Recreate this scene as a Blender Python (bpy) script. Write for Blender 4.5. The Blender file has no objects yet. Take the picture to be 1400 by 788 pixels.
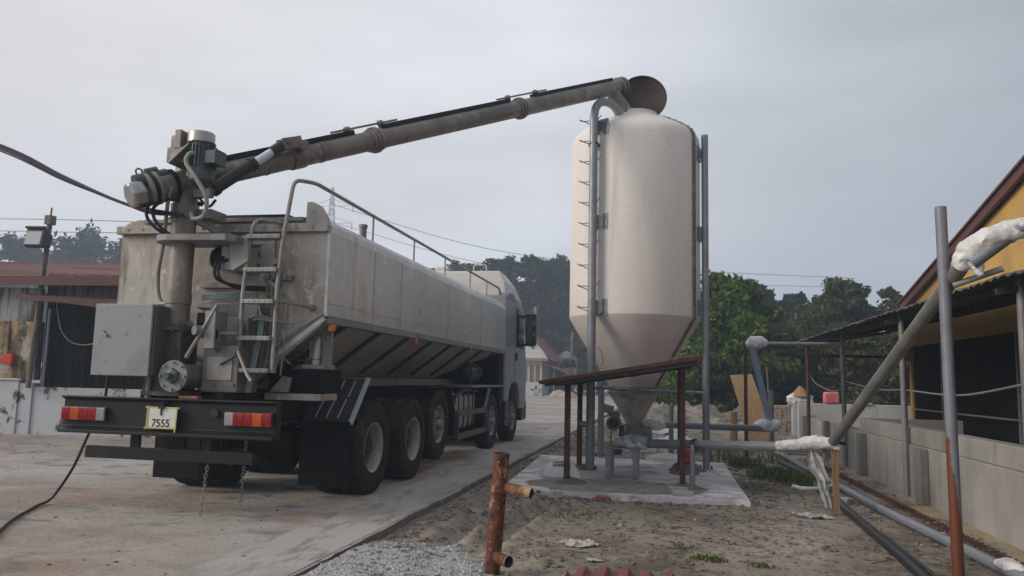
import bpy, math, random
import numpy as np
from mathutils import Vector, Matrix, noise as mnoise

S = bpy.context.scene
COL = S.collection
rad = math.radians
random.seed(7)

# ------------------------------------------------------------------ helpers
class MB:
    """Collects verts / faces; build() links them as ONE mesh object."""
    def __init__(self):
        self.v = []; self.f = []; self.mi = []; self.sm = []
    def add(self, verts, faces, mi=0, smooth=False):
        o = len(self.v)
        self.v += [tuple(p) for p in verts]
        for fc in faces:
            self.f.append([o + i for i in fc]); self.mi.append(mi); self.sm.append(smooth)
        return self
    def bx(self, x0, x1, y0, y1, z0, z1, mi=0):
        v = [(x0,y0,z0),(x1,y0,z0),(x1,y1,z0),(x0,y1,z0),(x0,y0,z1),(x1,y0,z1),(x1,y1,z1),(x0,y1,z1)]
        return self.add(v, [(0,3,2,1),(4,5,6,7),(0,1,5,4),(1,2,6,5),(2,3,7,6),(3,0,4,7)], mi)
    def obx(self, c, s, rot=(0,0,0), mi=0):
        R = Matrix.Rotation(rot[2],3,'Z') @ Matrix.Rotation(rot[1],3,'Y') @ Matrix.Rotation(rot[0],3,'X')
        h = [k/2 for k in s]; v = []
        for z in (-1,1):
            for (x,y) in ((-1,-1),(1,-1),(1,1),(-1,1)):
                v.append(Vector(c) + R @ Vector((x*h[0],y*h[1],z*h[2])))
        return self.add(v, [(0,3,2,1),(4,5,6,7),(0,1,5,4),(1,2,6,5),(2,3,7,6),(3,0,4,7)], mi)
    def beam(self, p, q, w, h, mi=0, up=(0,0,1)):
        p = Vector(p); q = Vector(q); d = (q-p).normalized(); u = Vector(up)
        if abs(d.dot(u)) > .98: u = Vector((0,1,0))
        s = d.cross(u).normalized(); u = s.cross(d)
        v = []
        for a in (p,q):
            for (i,j) in ((-1,-1),(1,-1),(1,1),(-1,1)):
                v.append(a + s*(i*w/2) + u*(j*h/2))
        return self.add(v, [(0,1,2,3),(7,6,5,4),(0,4,5,1),(1,5,6,2),(2,6,7,3),(3,7,4,0)], mi)
    def tube(self, pts, r, n=12, mi=0, caps=True, smooth=True):
        pts = [Vector(p) for p in pts]
        rr = r if isinstance(r, (list,tuple)) else [r]*len(pts)
        d0 = (pts[1]-pts[0]).normalized()
        ref = Vector((0,0,1)) if abs(d0.z) < .9 else Vector((1,0,0))
        s = d0.cross(ref).normalized(); v = []; f = []
        for i,p in enumerate(pts):
            if i == 0: d = d0
            elif i == len(pts)-1: d = (pts[i]-pts[i-1]).normalized()
            else: d = ((pts[i]-pts[i-1]).normalized() + (pts[i+1]-pts[i]).normalized()).normalized()
            s = (s - d*s.dot(d)).normalized(); u = d.cross(s)
            for k in range(n):
                a = 2*math.pi*k/n
                v.append(p + (s*math.cos(a) + u*math.sin(a))*rr[i])
        for i in range(len(pts)-1):
            for k in range(n):
                f.append((i*n+k, i*n+(k+1)%n, (i+1)*n+(k+1)%n, (i+1)*n+k))
        self.add(v, f, mi, smooth)
        if caps:
            self.add(v[:n], [tuple(range(n-1,-1,-1))], mi)
            self.add(v[-n:], [tuple(range(n))], mi)
        return self
    def bend(self, pts, r, fillet=.1, n=10, mi=0, seg=5):
        return self.tube(fillet_path(pts, fillet, seg), r, n, mi)
    def spline(self, pts, r, n=8, mi=0, seg=8):
        return self.tube(catmull(pts, seg), r, n, mi)
    def lathe(self, prof, c=(0,0,0), axis='z', n=32, mi=0, smooth=True, seed=None):
        """prof: (radius, height) pairs"""
        v = []; f = []; c = Vector(c)
        for (r,h) in prof:
            for k in range(n):
                a = 2*math.pi*k/n; x, y = r*math.cos(a), r*math.sin(a)
                if axis == 'z': p = (x,y,h)
                elif axis == 'x': p = (h,x,y)
                else: p = (y,h,x)
                v.append(c + Vector(p))
        for i in range(len(prof)-1):
            for k in range(n):
                f.append((i*n+k, i*n+(k+1)%n, (i+1)*n+(k+1)%n, (i+1)*n+k))
        return self.add(v, f, mi, smooth)
    def cyl(self, p, q, r, n=16, mi=0): return self.tube([p,q], r, n, mi)
    def prism(self, poly, axis, a0, a1, mi=0, smooth=False):
        """poly 2D list in the plane normal to axis, extruded a0..a1"""
        def P(u,w,a):
            return {'x':(a,u,w),'y':(u,a,w),'z':(u,w,a)}[axis]
        n = len(poly)
        v = [P(u,w,a0) for (u,w) in poly] + [P(u,w,a1) for (u,w) in poly]
        self.add(v, [(i,(i+1)%n,n+(i+1)%n,n+i) for i in range(n)], mi, smooth)
        self.add(v, [tuple(range(n-1,-1,-1)), tuple(range(n,2*n))], mi)
        return self
    def build(self, name, mats, parent=None, label=None, bevel=0, recalc=True):
        return link_mesh(name, self.v, self.f, self.mi, self.sm, mats, parent, label, bevel, recalc)

ORG = {}
def link_mesh(name, V, F, MI, SM, mats, parent=None, label=None, bevel=0, recalc=True):
    if not isinstance(mats, (list,tuple)): mats = [mats]
    A = np.array(V, dtype=np.float64)
    if parent is not None: org = np.array(ORG[parent.name])
    else:
        lo, hi = A.min(0), A.max(0); org = np.array([(lo[0]+hi[0])/2,(lo[1]+hi[1])/2,lo[2]])
    A = A - org
    me = bpy.data.meshes.new(name)
    me.from_pydata([tuple(p) for p in A], [], F)
    me.polygons.foreach_set('material_index', MI)
    me.polygons.foreach_set('use_smooth', SM)
    for m in mats: me.materials.append(m)
    if recalc:
        import bmesh
        b = bmesh.new(); b.from_mesh(me); bmesh.ops.remove_doubles(b, verts=b.verts, dist=1e-5)
        bmesh.ops.recalc_face_normals(b, faces=b.faces); b.to_mesh(me); b.free()
    me.update()
    o = bpy.data.objects.new(name, me); COL.objects.link(o)
    if parent is not None: o.parent = parent
    else: o.location = org
    ORG[o.name] = tuple(org)
    if label: o['label'] = label
    if bevel:
        m = o.modifiers.new('Bevel','BEVEL'); m.width = bevel; m.segments = 2; m.limit_method = 'ANGLE'; m.angle_limit = rad(40)
    if any(SM) and recalc:
        m = o.modifiers.new('Split','EDGE_SPLIT'); m.split_angle = rad(38)
    return o

def thing(name, label, cat, loc, group=None):
    o = bpy.data.objects.new(name, None); COL.objects.link(o)
    o.empty_display_size = .2
    o.location = loc; o['label'] = label; o['category'] = cat
    if group: o['group'] = group
    ORG[o.name] = tuple(loc); return o
def tag(o, label, cat, group=None):
    o['label'] = label; o['category'] = cat
    if group: o['group'] = group
    return o
def struct(o, kind='structure', label=None, cat=None):
    o['kind'] = kind
    if label: o['label'] = label
    if cat: o['category'] = cat
    return o
def copy_tree(o, parent=None):
    c = o.copy(); COL.objects.link(c)
    if parent is not None: c.parent = parent
    for ch in list(o.children): copy_tree(ch, c)
    return c

def fillet_path(pts, r, seg=5):
    pts = [Vector(p) for p in pts]; out = [pts[0]]
    for i in range(1, len(pts)-1):
        a, b, c = pts[i-1], pts[i], pts[i+1]
        d1 = (a-b); d2 = (c-b); l = min(r, d1.length*.48, d2.length*.48)
        p, q = b + d1.normalized()*l, b + d2.normalized()*l
        for k in range(seg+1):
            t = k/seg; out.append(p*(1-t)**2 + b*2*t*(1-t) + q*t*t)
    out.append(pts[-1]); return out
def catmull(pts, seg=8):
    P = [Vector(p) for p in pts]; P = [2*P[0]-P[1]] + P + [2*P[-1]-P[-2]]; out = []
    for i in range(1, len(P)-2):
        p0,p1,p2,p3 = P[i-1:i+3]
        for k in range(seg):
            t = k/seg
            out.append(.5*((2*p1) + (p2-p0)*t + (2*p0-5*p1+4*p2-p3)*t*t + (3*p1-p0-3*p2+p3)*t**3))
    out.append(P[-2]); return out
def fbm(x, y, z=0, o=4):
    return mnoise.fractal(Vector((x,y,z)), 1.0, 2.0, o)

# ------------------------------------------------------------------ materials
def mat(name, col, rough=.6, metal=0.0, layers=(), bump=None, trans=0, coat=0, spec=.5, rough_var=0):
    """layers: (scale, (sx,sy,sz), lo, hi, colour, seed [, detail])  noise masks mixed over the base colour"""
    m = bpy.data.materials.new(name); m.use_nodes = True
    nt = m.node_tree; N = nt.nodes; L = nt.links; N.clear()
    out = N.new('ShaderNodeOutputMaterial'); b = N.new('ShaderNodeBsdfPrincipled')
    L.new(b.outputs[0], out.inputs[0])
    b.inputs['Roughness'].default_value = rough; b.inputs['Metallic'].default_value = metal
    b.inputs['Specular IOR Level'].default_value = spec
    tc = N.new('ShaderNodeTexCoord')
    cur = None
    for ly in layers:
        sc, st, lo, hi, c2, sd = ly[:6]
        mp = N.new('ShaderNodeMapping'); mp.inputs['Scale'].default_value = st; mp.inputs['Location'].default_value = (sd*3.7, sd*1.9, sd*2.3)
        L.new(tc.outputs['Object'], mp.inputs[0])
        nz = N.new('ShaderNodeTexNoise'); nz.inputs['Scale'].default_value = sc
        nz.inputs['Detail'].default_value = ly[6] if len(ly) > 6 else 6; nz.inputs['Roughness'].default_value = .62
        L.new(mp.outputs[0], nz.inputs['Vector'])
        mr = N.new('ShaderNodeMapRange'); mr.inputs[1].default_value = lo; mr.inputs[2].default_value = hi
        L.new(nz.outputs['Fac'], mr.inputs[0])
        mx = N.new('ShaderNodeMix'); mx.data_type = 'RGBA'
        L.new(mr.outputs[0], mx.inputs[0])
        if cur is None: mx.inputs[6].default_value = (*col,1)
        else: L.new(cur, mx.inputs[6])
        mx.inputs[7].default_value = (*c2,1); cur = mx.outputs[2]
    if cur is None: b.inputs['Base Color'].default_value = (*col,1)
    else: L.new(cur, b.inputs['Base Color'])
    if bump:
        sc, st, dist = bump[:3]
        nz = N.new('ShaderNodeTexNoise'); nz.inputs['Scale'].default_value = sc; nz.inputs['Detail'].default_value = 8; nz.inputs['Roughness'].default_value = .65
        if len(bump) > 3:
            mp = N.new('ShaderNodeMapping'); mp.inputs['Scale'].default_value = bump[3]; L.new(tc.outputs['Object'], mp.inputs[0]); L.new(mp.outputs[0], nz.inputs['Vector'])
        else: L.new(tc.outputs['Object'], nz.inputs['Vector'])
        bp = N.new('ShaderNodeBump'); bp.inputs['Strength'].default_value = st; bp.inputs['Distance'].default_value = dist
        L.new(nz.outputs['Fac'], bp.inputs['Height']); L.new(bp.outputs[0], b.inputs['Normal'])
    if rough_var:
        nz = N.new('ShaderNodeTexNoise'); nz.inputs['Scale'].default_value = 6; L.new(tc.outputs['Object'], nz.inputs['Vector'])
        mr = N.new('ShaderNodeMapRange'); mr.inputs[1].default_value=.3; mr.inputs[2].default_value=.7
        mr.inputs[3].default_value = rough-rough_var; mr.inputs[4].default_value = rough+rough_var
        L.new(nz.outputs['Fac'], mr.inputs[0]); L.new(mr.outputs[0], b.inputs['Roughness'])
    return m
def leafmat(name, c1, c2, c3, tr=.25):
    m = bpy.data.materials.new(name); m.use_nodes = True
    nt = m.node_tree; N = nt.nodes; L = nt.links; N.clear()
    out = N.new('ShaderNodeOutputMaterial'); g = N.new('ShaderNodeNewGeometry'); oi = N.new('ShaderNodeObjectInfo')
    r = N.new('ShaderNodeValToRGB'); e = r.color_ramp.elements
    e[0].color = (*c1,1); e[1].color = (*c3,1); k = e.new(.55); k.color = (*c2,1)
    L.new(g.outputs['Random Per Island'], r.inputs[0])
    tc = N.new('ShaderNodeTexCoord'); nz = N.new('ShaderNodeTexNoise'); nz.inputs['Scale'].default_value = .9; L.new(tc.outputs['Object'], nz.inputs['Vector'])
    hs = N.new('ShaderNodeHueSaturation'); mr = N.new('ShaderNodeMapRange'); mr.inputs[1].default_value=.3; mr.inputs[2].default_value=.7; mr.inputs[3].default_value=.7; mr.inputs[4].default_value=1.35
    L.new(nz.outputs['Fac'], mr.inputs[0]); L.new(mr.outputs[0], hs.inputs['Value']); L.new(r.outputs[0], hs.inputs['Color'])
    d = N.new('ShaderNodeBsdfDiffuse'); t = N.new('ShaderNodeBsdfTranslucent'); mx = N.new('ShaderNodeMixShader'); mx.inputs[0].default_value = tr
    L.new(hs.outputs[0], d.inputs[0]); L.new(hs.outputs[0], t.inputs[0]); L.new(d.outputs[0], mx.inputs[1]); L.new(t.outputs[0], mx.inputs[2])
    L.new(mx.outputs[0], out.inputs[0]); return m

V1 = (1,1,1)
M = {}
M['dirt'] = mat('dirt', (.24,.2,.16), .95, 0, [(.5,V1,.42,.6,(.335,.29,.24),1),(.45,V1,.48,.6,(.115,.088,.066),2),(2.4,V1,.52,.66,(.23,.21,.185),3),(5,V1,.54,.66,(.12,.1,.08),6),(14,V1,.54,.68,(.085,.07,.058),4),(45,V1,.6,.7,(.4,.37,.33),5)], bump=(9,.6,.06))
M['concrete_road'] = mat('concrete_road', (.39,.355,.32), .9, 0, [(.3,(1,1.3,1),.42,.6,(.28,.237,.203),6),(.26,(.8,1.2,1),.5,.62,(.4,.39,.38),7),(.4,(1,1.3,1),.5,.62,(.28,.205,.155),8),(1.7,(1,1.4,1),.53,.66,(.175,.152,.132),12),(6,(1,1.3,1),.56,.74,(.4,.385,.37),9),(14,V1,.6,.68,(.12,.105,.09),10),(70,V1,.57,.7,(.42,.4,.385),11),(35,V1,.6,.68,(.14,.12,.105),13)], bump=(16,.5,.025))
M['road_edge'] = mat('road_edge', (.15,.135,.12), .95, 0, [(6,V1,.4,.7,(.23,.21,.19),2)], bump=(20,.8,.03))
M['pad'] = mat('pad_concrete', (.52,.51,.51), .9, 0, [(.8,V1,.52,.64,(.31,.29,.265),1),(1.3,V1,.48,.58,(.72,.715,.72),2),(2.6,(1,3,1),.54,.66,(.3,.285,.27),4),(9,V1,.56,.7,(.27,.26,.25),3)], bump=(14,.3,.015))
M['mortar'] = mat('mortar', (.19,.18,.165), .95, 0, [(8,V1,.4,.65,(.11,.1,.09),1)], bump=(18,.8,.04))
M['gravel'] = mat('gravel', (.43,.435,.445), .9, 0, [(25,V1,.4,.65,(.27,.27,.28),1)], bump=(40,.5,.01))
M['pebble'] = mat('pebble', (.24,.215,.19), .95, 0, [(3,V1,.35,.6,(.12,.1,.085),1),(2,V1,.55,.7,(.36,.34,.32),4)])
M['litter'] = mat('litter', (.1,.075,.05), .95, 0, [(3,V1,.4,.6,(.2,.15,.1),1)])
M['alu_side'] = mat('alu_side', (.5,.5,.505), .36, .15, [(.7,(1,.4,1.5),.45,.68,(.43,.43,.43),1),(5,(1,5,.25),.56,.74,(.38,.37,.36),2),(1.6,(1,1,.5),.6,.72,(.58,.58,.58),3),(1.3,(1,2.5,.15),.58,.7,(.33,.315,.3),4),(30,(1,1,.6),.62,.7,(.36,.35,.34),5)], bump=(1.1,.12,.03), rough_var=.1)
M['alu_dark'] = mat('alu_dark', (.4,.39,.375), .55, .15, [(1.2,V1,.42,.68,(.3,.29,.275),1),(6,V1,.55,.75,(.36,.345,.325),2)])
M['alu_rear'] = mat('alu_rear', (.42,.405,.38), .42, .15, [(1.1,V1,.42,.62,(.32,.3,.27),1),(2.4,(1,1,.3),.52,.64,(.27,.215,.15),2),(7,V1,.58,.68,(.53,.51,.475),3),(1.9,(2,1,.35),.6,.7,(.16,.125,.09),5),(16,V1,.62,.7,(.25,.2,.15),6)], bump=(3,.15,.02), rough_var=.12)
M['rib_dark'] = mat('rib_dark', (.035,.032,.03), .7, .1, [(5,V1,.5,.7,(.09,.08,.07),1)])
M['edge_bright'] = mat('edge_bright', (.5,.5,.49), .4, .4, [(9,V1,.5,.7,(.33,.32,.3),1)])
M['column_steel'] = mat('column_steel', (.24,.222,.2), .45, .25, [(3,(1,1,.5),.42,.6,(.165,.148,.125),1),(7,(1,1,.6),.56,.7,(.34,.32,.29),2),(2.4,V1,.62,.75,(.085,.07,.055),3)], bump=(9,.15,.01))
M['boom_steel'] = mat('boom_steel', (.22,.2,.183), .45, .25, [(2,V1,.42,.6,(.15,.133,.12),1),(5,V1,.56,.7,(.32,.3,.275),2)], bump=(9,.12,.01))
M['black_steel'] = mat('black_steel', (.014,.014,.015), .55, 0, [(4,V1,.5,.75,(.03,.028,.026),1)], spec=.25)
M['black_flap'] = mat('black_flap', (.008,.008,.009), .8, 0, [(3,V1,.5,.8,(.016,.015,.014),1)], spec=.15)
M['bumper'] = mat('bumper_black', (.012,.012,.014), .45, 0, [(3,V1,.5,.75,(.024,.022,.021),1),(20,V1,.68,.76,(.09,.08,.07),2)], spec=.3)
M['chassis'] = mat('chassis', (.014,.0135,.0135), .8, 0, [(4,V1,.5,.75,(.035,.03,.026),1)], spec=.15)
M['rubber'] = mat('rubber', (.02,.0195,.019), .85, 0, [(7,V1,.5,.72,(.04,.036,.032),1),(2.5,V1,.55,.72,(.075,.066,.056),2)], spec=.2, bump=(30,.15,.005))
M['rim'] = mat('rim', (.33,.33,.32), .5, .2, [(6,V1,.5,.72,(.22,.2,.18),1)])
M['rim_dirty'] = mat('rim_dirty', (.25,.25,.25), .5, .3, [(6,V1,.5,.72,(.12,.11,.1),1)])
M['hub_dark'] = mat('hub_dark', (.04,.038,.035), .6, .2)
M['guard_plate'] = mat('guard_plate', (.075,.078,.085), .38, .4, [(5,V1,.5,.75,(.12,.12,.125),1)])
M['chrome'] = mat('chrome', (.6,.66,.76), .3, .35)
M['brushed'] = mat('brushed', (.42,.41,.4), .33, .75, [(5,V1,.5,.7,(.32,.3,.28),1)])
M['motor_green'] = mat('motor_green', (.055,.085,.08), .45, .1, [(5,V1,.5,.72,(.09,.11,.1),1)])
M['cabinet'] = mat('cabinet_grey', (.265,.27,.28), .5, .05, [(1.8,V1,.5,.68,(.17,.17,.175),1),(9,V1,.6,.7,(.13,.125,.12),2),(3,(1,1,.3),.58,.68,(.26,.26,.26),3)])
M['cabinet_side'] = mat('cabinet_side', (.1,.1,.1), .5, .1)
M['rusty_gear'] = mat('rusty_gear', (.1,.082,.066), .65, .2, [(6,V1,.45,.65,(.06,.045,.035),1),(9,V1,.58,.72,(.2,.17,.14),2)], bump=(14,.4,.01))
M['galv'] = mat('galv', (.27,.295,.33), .45, .35, [(5,V1,.42,.66,(.21,.23,.26),1),(16,V1,.58,.74,(.34,.36,.38),2)], rough_var=.1)
M['galv_dull'] = mat('galv_dull', (.25,.25,.245), .55, .3, [(5,V1,.42,.66,(.19,.185,.18),1),(2.5,V1,.62,.74,(.14,.11,.085),2)])
M['galv_stone'] = mat('galv_ladder', (.33,.325,.31), .5, .3, [(8,V1,.45,.68,(.24,.225,.2),1)])
M['pipe_grey'] = mat('pipe_grey', (.18,.2,.235), .42, .1, [(4,V1,.42,.68,(.22,.235,.265),1),(12,V1,.58,.7,(.15,.15,.15),2)])
M['hose_black'] = mat('hose_black', (.012,.012,.014), .45)
M['hose_grey'] = mat('hose_grey', (.3,.31,.29), .5)
M['hose_teal'] = mat('hose_teal', (.22,.3,.31), .5)
M['amber'] = mat('amber_lens', (.62,.13,.018), .25)
M['red_lens'] = mat('red_lens', (.42,.018,.013), .25, layers=[(40,(1,1,.15),.45,.6,(.26,.01,.008),1)])
M['white_lens'] = mat('white_lens', (.42,.42,.41), .25)
M['plate_white'] = mat('plate_white', (.66,.66,.64), .5, layers=[(6,V1,.5,.75,(.55,.54,.5),1)])
M['plate_yellow'] = mat('plate_yellow', (.5,.44,.14), .6)
M['ink'] = mat('ink', (.012,.012,.014), .6)
M['cab_paint'] = mat('cab_paint', (.25,.265,.28), .32, .1, [(1.5,V1,.5,.75,(.21,.22,.225),1)])
M['cab_white'] = mat('cab_white', (.6,.59,.57), .4, layers=[(2,V1,.5,.75,(.5,.48,.45),1)])
M['glass_dark'] = mat('glass_dark', (.02,.025,.03), .05, spec=.8)
M['plastic_black'] = mat('plastic_black', (.015,.015,.016), .4)
M['mirror'] = mat('mirror_glass', (.6,.62,.64), .05, 1)
M['tank_silver'] = mat('tank_silver', (.48,.47,.45), .35, .5, [(5,V1,.5,.72,(.36,.34,.31),1)])
M['green_tank'] = mat('green_tank', (.015,.035,.032), .3, .1)
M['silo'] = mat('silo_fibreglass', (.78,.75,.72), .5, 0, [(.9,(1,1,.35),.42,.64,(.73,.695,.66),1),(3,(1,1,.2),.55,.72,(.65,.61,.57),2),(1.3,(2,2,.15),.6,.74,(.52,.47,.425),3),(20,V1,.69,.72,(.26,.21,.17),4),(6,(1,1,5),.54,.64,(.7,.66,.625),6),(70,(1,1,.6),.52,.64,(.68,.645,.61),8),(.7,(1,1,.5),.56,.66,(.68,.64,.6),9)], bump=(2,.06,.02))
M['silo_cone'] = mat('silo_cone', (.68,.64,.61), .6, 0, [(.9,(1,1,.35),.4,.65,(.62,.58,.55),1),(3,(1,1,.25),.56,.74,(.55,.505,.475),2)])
M['silo_seam'] = mat('silo_seam', (.13,.13,.14), .7, 0, [(9,V1,.5,.7,(.34,.3,.28),1)], bump=(20,.8,.02))
M['lid_brown'] = mat('lid_brown', (.058,.045,.036), .6, 0, [(3,V1,.4,.65,(.035,.027,.022),1),(6,V1,.6,.75,(.085,.066,.052),2)], spec=.25)
M['rust'] = mat('rust', (.14,.045,.022), .85, .1, [(7,V1,.42,.62,(.085,.03,.018),1),(13,V1,.58,.7,(.25,.095,.035),2)], bump=(24,.5,.01))
M['rust_paint'] = mat('rust_paint', (.11,.035,.02), .8, .1, [(5,(1,1,.5),.56,.61,(.42,.27,.15),3,12),(16,V1,.5,.58,(.19,.058,.02),2,10),(11,V1,.54,.62,(.045,.018,.012),4,10),(34,V1,.62,.67,(.42,.29,.17),7)], bump=(22,.9,.012))
M['rust_brown'] = mat('rust_brown', (.065,.027,.021), .8, .1, [(6,V1,.45,.66,(.12,.045,.028),1),(10,V1,.6,.75,(.04,.02,.016),2)], bump=(20,.4,.01))
M['post_rusting'] = mat('post_rusting', (.2,.215,.25), .5, .25, [(5,V1,.42,.66,(.16,.17,.2),1)])
M['plastic_wrap'] = mat('plastic_wrap', (.74,.76,.8), .28, layers=[(6,V1,.45,.6,(.56,.575,.61),1),(11,V1,.56,.68,(.85,.86,.88),2)], bump=(9,.8,.03))
M['wrap_dirty'] = mat('wrap_dirty', (.66,.66,.66), .3, layers=[(6,V1,.45,.65,(.55,.54,.52),1),(11,V1,.54,.66,(.78,.78,.78),2)], bump=(11,.6,.03,(1,1,1.8)))
M['sack'] = mat('sack', (.74,.75,.77), .6, layers=[(5,V1,.5,.7,(.55,.55,.55),1)], bump=(12,.6,.02))
M['sack_print'] = mat('sack_print', (.13,.14,.16), .7)
M['plaster_wall'] = mat('plaster_wall', (.34,.33,.305), .9, 0, [(.8,(1,1,.5),.42,.64,(.21,.205,.19),1),(2.0,(1,1,.22),.52,.74,(.2,.192,.178),2),(5,(1,1,.07),.6,.72,(.17,.162,.148),5),(7,V1,.58,.76,(.35,.34,.32),3),(1.1,(1,1,.4),.6,.74,(.2,.19,.16),4)], bump=(9,.35,.015))
M['pale_wall'] = mat('pale_wall', (.5,.52,.53), .9, 0, [(1,V1,.45,.65,(.42,.435,.44),1),(5,(1,1,.2),.56,.74,(.24,.245,.24),2)], bump=(9,.25,.01))
M['white_stained'] = mat('white_stained', (.5,.51,.54), .9, 0, [(1,V1,.45,.65,(.42,.425,.44),1),(2.6,V1,.56,.61,(.07,.068,.066),2,10),(6,(1,1,.4),.6,.72,(.22,.215,.21),3)], bump=(9,.25,.01))
M['yellow_stained'] = mat('yellow_stained', (.42,.29,.14), .9, 0, [(1.2,(1,1,.5),.45,.6,(.3,.21,.11),1),(2.6,(1,1,.25),.5,.58,(.09,.07,.05),2,9),(2,V1,.54,.6,(.42,.39,.36),4)], bump=(9,.3,.01))
M['grey_stained'] = mat('grey_stained', (.34,.34,.335), .9, 0, [(1.6,(1,1,.3),.45,.56,(.15,.14,.12),1),(3,(1.5,1.5,.12),.48,.56,(.045,.043,.04),2,9),(5,V1,.58,.7,(.33,.3,.26),3)])
M['yellow_paint'] = mat('yellow_paint', (.57,.355,.1), .85, 0, [(.9,V1,.45,.65,(.48,.3,.09),1),(1.6,(1,1,.45),.54,.72,(.42,.27,.09),2),(1.5,(1,1,.6),.62,.7,(.33,.24,.13),3)], bump=(9,.2,.01))
M['maroon_roof'] = mat('maroon_roof', (.17,.06,.06), .6, .1, [(2,V1,.45,.65,(.145,.05,.05),1)])
M['red_roof'] = mat('red_roof', (.24,.085,.08), .55, .1, [(1,V1,.45,.65,(.2,.07,.068),1),(5,V1,.6,.75,(.27,.11,.1),2)])
M['maroon_dark'] = mat('maroon_dark', (.105,.036,.034), .6, .1)
M['awning'] = mat('awning_sheet', (.12,.105,.095), .9, 0, [(3,V1,.42,.64,(.08,.07,.063),1),(8,V1,.58,.72,(.18,.16,.145),2)], bump=(9,.3,.01))
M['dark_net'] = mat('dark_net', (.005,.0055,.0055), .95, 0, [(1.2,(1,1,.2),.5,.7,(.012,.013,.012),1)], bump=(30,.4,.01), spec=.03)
M['dark_net_green'] = mat('dark_net_green', (.007,.008,.0075), .95, 0, [(1.5,(2,2,.1),.5,.68,(.028,.032,.028),1)], spec=.03)
M['timber'] = mat('timber', (.32,.2,.1), .8, 0, [(5,(6,6,.4),.42,.62,(.22,.13,.06),1)], bump=(8,.4,.01,(8,8,.6)))
M['plywood'] = mat('plywood', (.42,.27,.14), .75, 0, [(4,(9,9,.35),.42,.62,(.31,.185,.085),1),(1,V1,.55,.7,(.36,.25,.16),2)])
M['timber_grey'] = mat('timber_grey', (.26,.235,.2), .9, 0, [(5,(.5,6,6),.42,.62,(.17,.15,.125),1)])
M['brick'] = mat('brick', (.36,.31,.27), .9, 0, [(6,V1,.45,.62,(.27,.22,.18),1),(1.3,V1,.5,.62,(.4,.3,.24),2)])
M['brick_red'] = mat('brick_red', (.33,.1,.05), .9, 0, [(9,V1,.45,.65,(.24,.075,.04),1)])
M['mortar_light'] = mat('mortar_light', (.4,.39,.37), .95)
M['red_plastic'] = mat('red_plastic', (.55,.035,.025), .4)
M['pink_bag'] = mat('pink_bag', (.62,.14,.16), .5, layers=[(8,V1,.48,.62,(.7,.3,.32),1)], bump=(10,.5,.02))
M['white_paint'] = mat('white_paint', (.6,.6,.58), .7, layers=[(4,V1,.5,.7,(.45,.44,.42),1)])
M['cream'] = mat('cream_wall', (.55,.5,.37), .9, layers=[(2,V1,.5,.7,(.46,.41,.3),1)])
M['brown_wood'] = mat('brown_wood', (.13,.1,.07), .8)
M['tin_red'] = mat('tin_red', (.2,.055,.055), .65, .05, [(3,V1,.42,.65,(.15,.042,.042),1),(9,V1,.6,.75,(.27,.11,.1),2)])
M['yellow_sand'] = mat('yellow_sand', (.33,.25,.125), .95, 0, [(1.4,V1,.45,.62,(.25,.215,.17),1),(3,V1,.52,.68,(.42,.35,.22),2),(5,V1,.56,.72,(.15,.125,.095),3)], bump=(12,.6,.02))
M['rebar'] = mat('rebar_red', (.13,.058,.045), .85, .1, [(12,V1,.45,.65,(.075,.04,.033),1)])
M['bark'] = mat('bark', (.09,.075,.06), .95, 0, [(6,(1,1,.3),.4,.65,(.05,.042,.034),1)], bump=(12,.8,.02))
M['bark_pale'] = mat('bark_pale', (.2,.18,.155), .95, 0, [(6,(1,1,.3),.4,.65,(.1,.085,.07),1)])
M['pylon'] = mat('pylon', (.45,.46,.48), .6, .2)
M['wire'] = mat('wire', (.08,.085,.09), .6)
M['flood_black'] = mat('flood_black', (.012,.012,.02), .4)
M['flood_glass'] = mat('flood_glass', (.45,.46,.46), .15, .5)
M['leaf_green'] = leafmat('leaf_green', (.046,.098,.021), (.088,.168,.03), (.18,.25,.05), .35)
M['leaf_dark'] = leafmat('leaf_dark', (.016,.032,.015), (.029,.054,.022), (.052,.08,.03), .25)
M['leaf_mid'] = leafmat('leaf_mid', (.034,.054,.024), (.062,.09,.034), (.115,.13,.05), .28)
M['leaf_bush'] = leafmat('leaf_bush', (.045,.056,.025), (.08,.092,.036), (.16,.15,.055), .28)
M['leaf_far'] = leafmat('leaf_far', (.024,.042,.026), (.04,.064,.036), (.065,.088,.045), .2)
M['grass'] = leafmat('grass', (.045,.08,.02), (.085,.13,.034), (.17,.18,.06), .2)

def film(name, col, a):
    m = bpy.data.materials.new(name); m.use_nodes = True; nt = m.node_tree; N = nt.nodes; L = nt.links
    b = [q for q in N if q.type == 'BSDF_PRINCIPLED'][0]; out = [q for q in N if q.type == 'OUTPUT_MATERIAL'][0]
    b.inputs['Base Color'].default_value = (*col,1); b.inputs['Roughness'].default_value = .3
    t = N.new('ShaderNodeBsdfTransparent'); mx = N.new('ShaderNodeMixShader'); nz = N.new('ShaderNodeTexNoise'); nz.inputs['Scale'].default_value = 14; nz.inputs['Detail'].default_value = 5
    mr = N.new('ShaderNodeMapRange'); mr.inputs[1].default_value=.4; mr.inputs[2].default_value=.62; mr.inputs[3].default_value=a-.25; mr.inputs[4].default_value=a+.3
    tc = N.new('ShaderNodeTexCoord'); L.new(tc.outputs['Object'], nz.inputs['Vector']); L.new(nz.outputs['Fac'], mr.inputs[0]); L.new(mr.outputs[0], mx.inputs[0])
    L.new(t.outputs[0], mx.inputs[1]); L.new(b.outputs[0], mx.inputs[2]); L.new(mx.outputs[0], out.inputs[0]); return m
M['plastic_film'] = film('plastic_film', (.43,.43,.41), .8)
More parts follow.
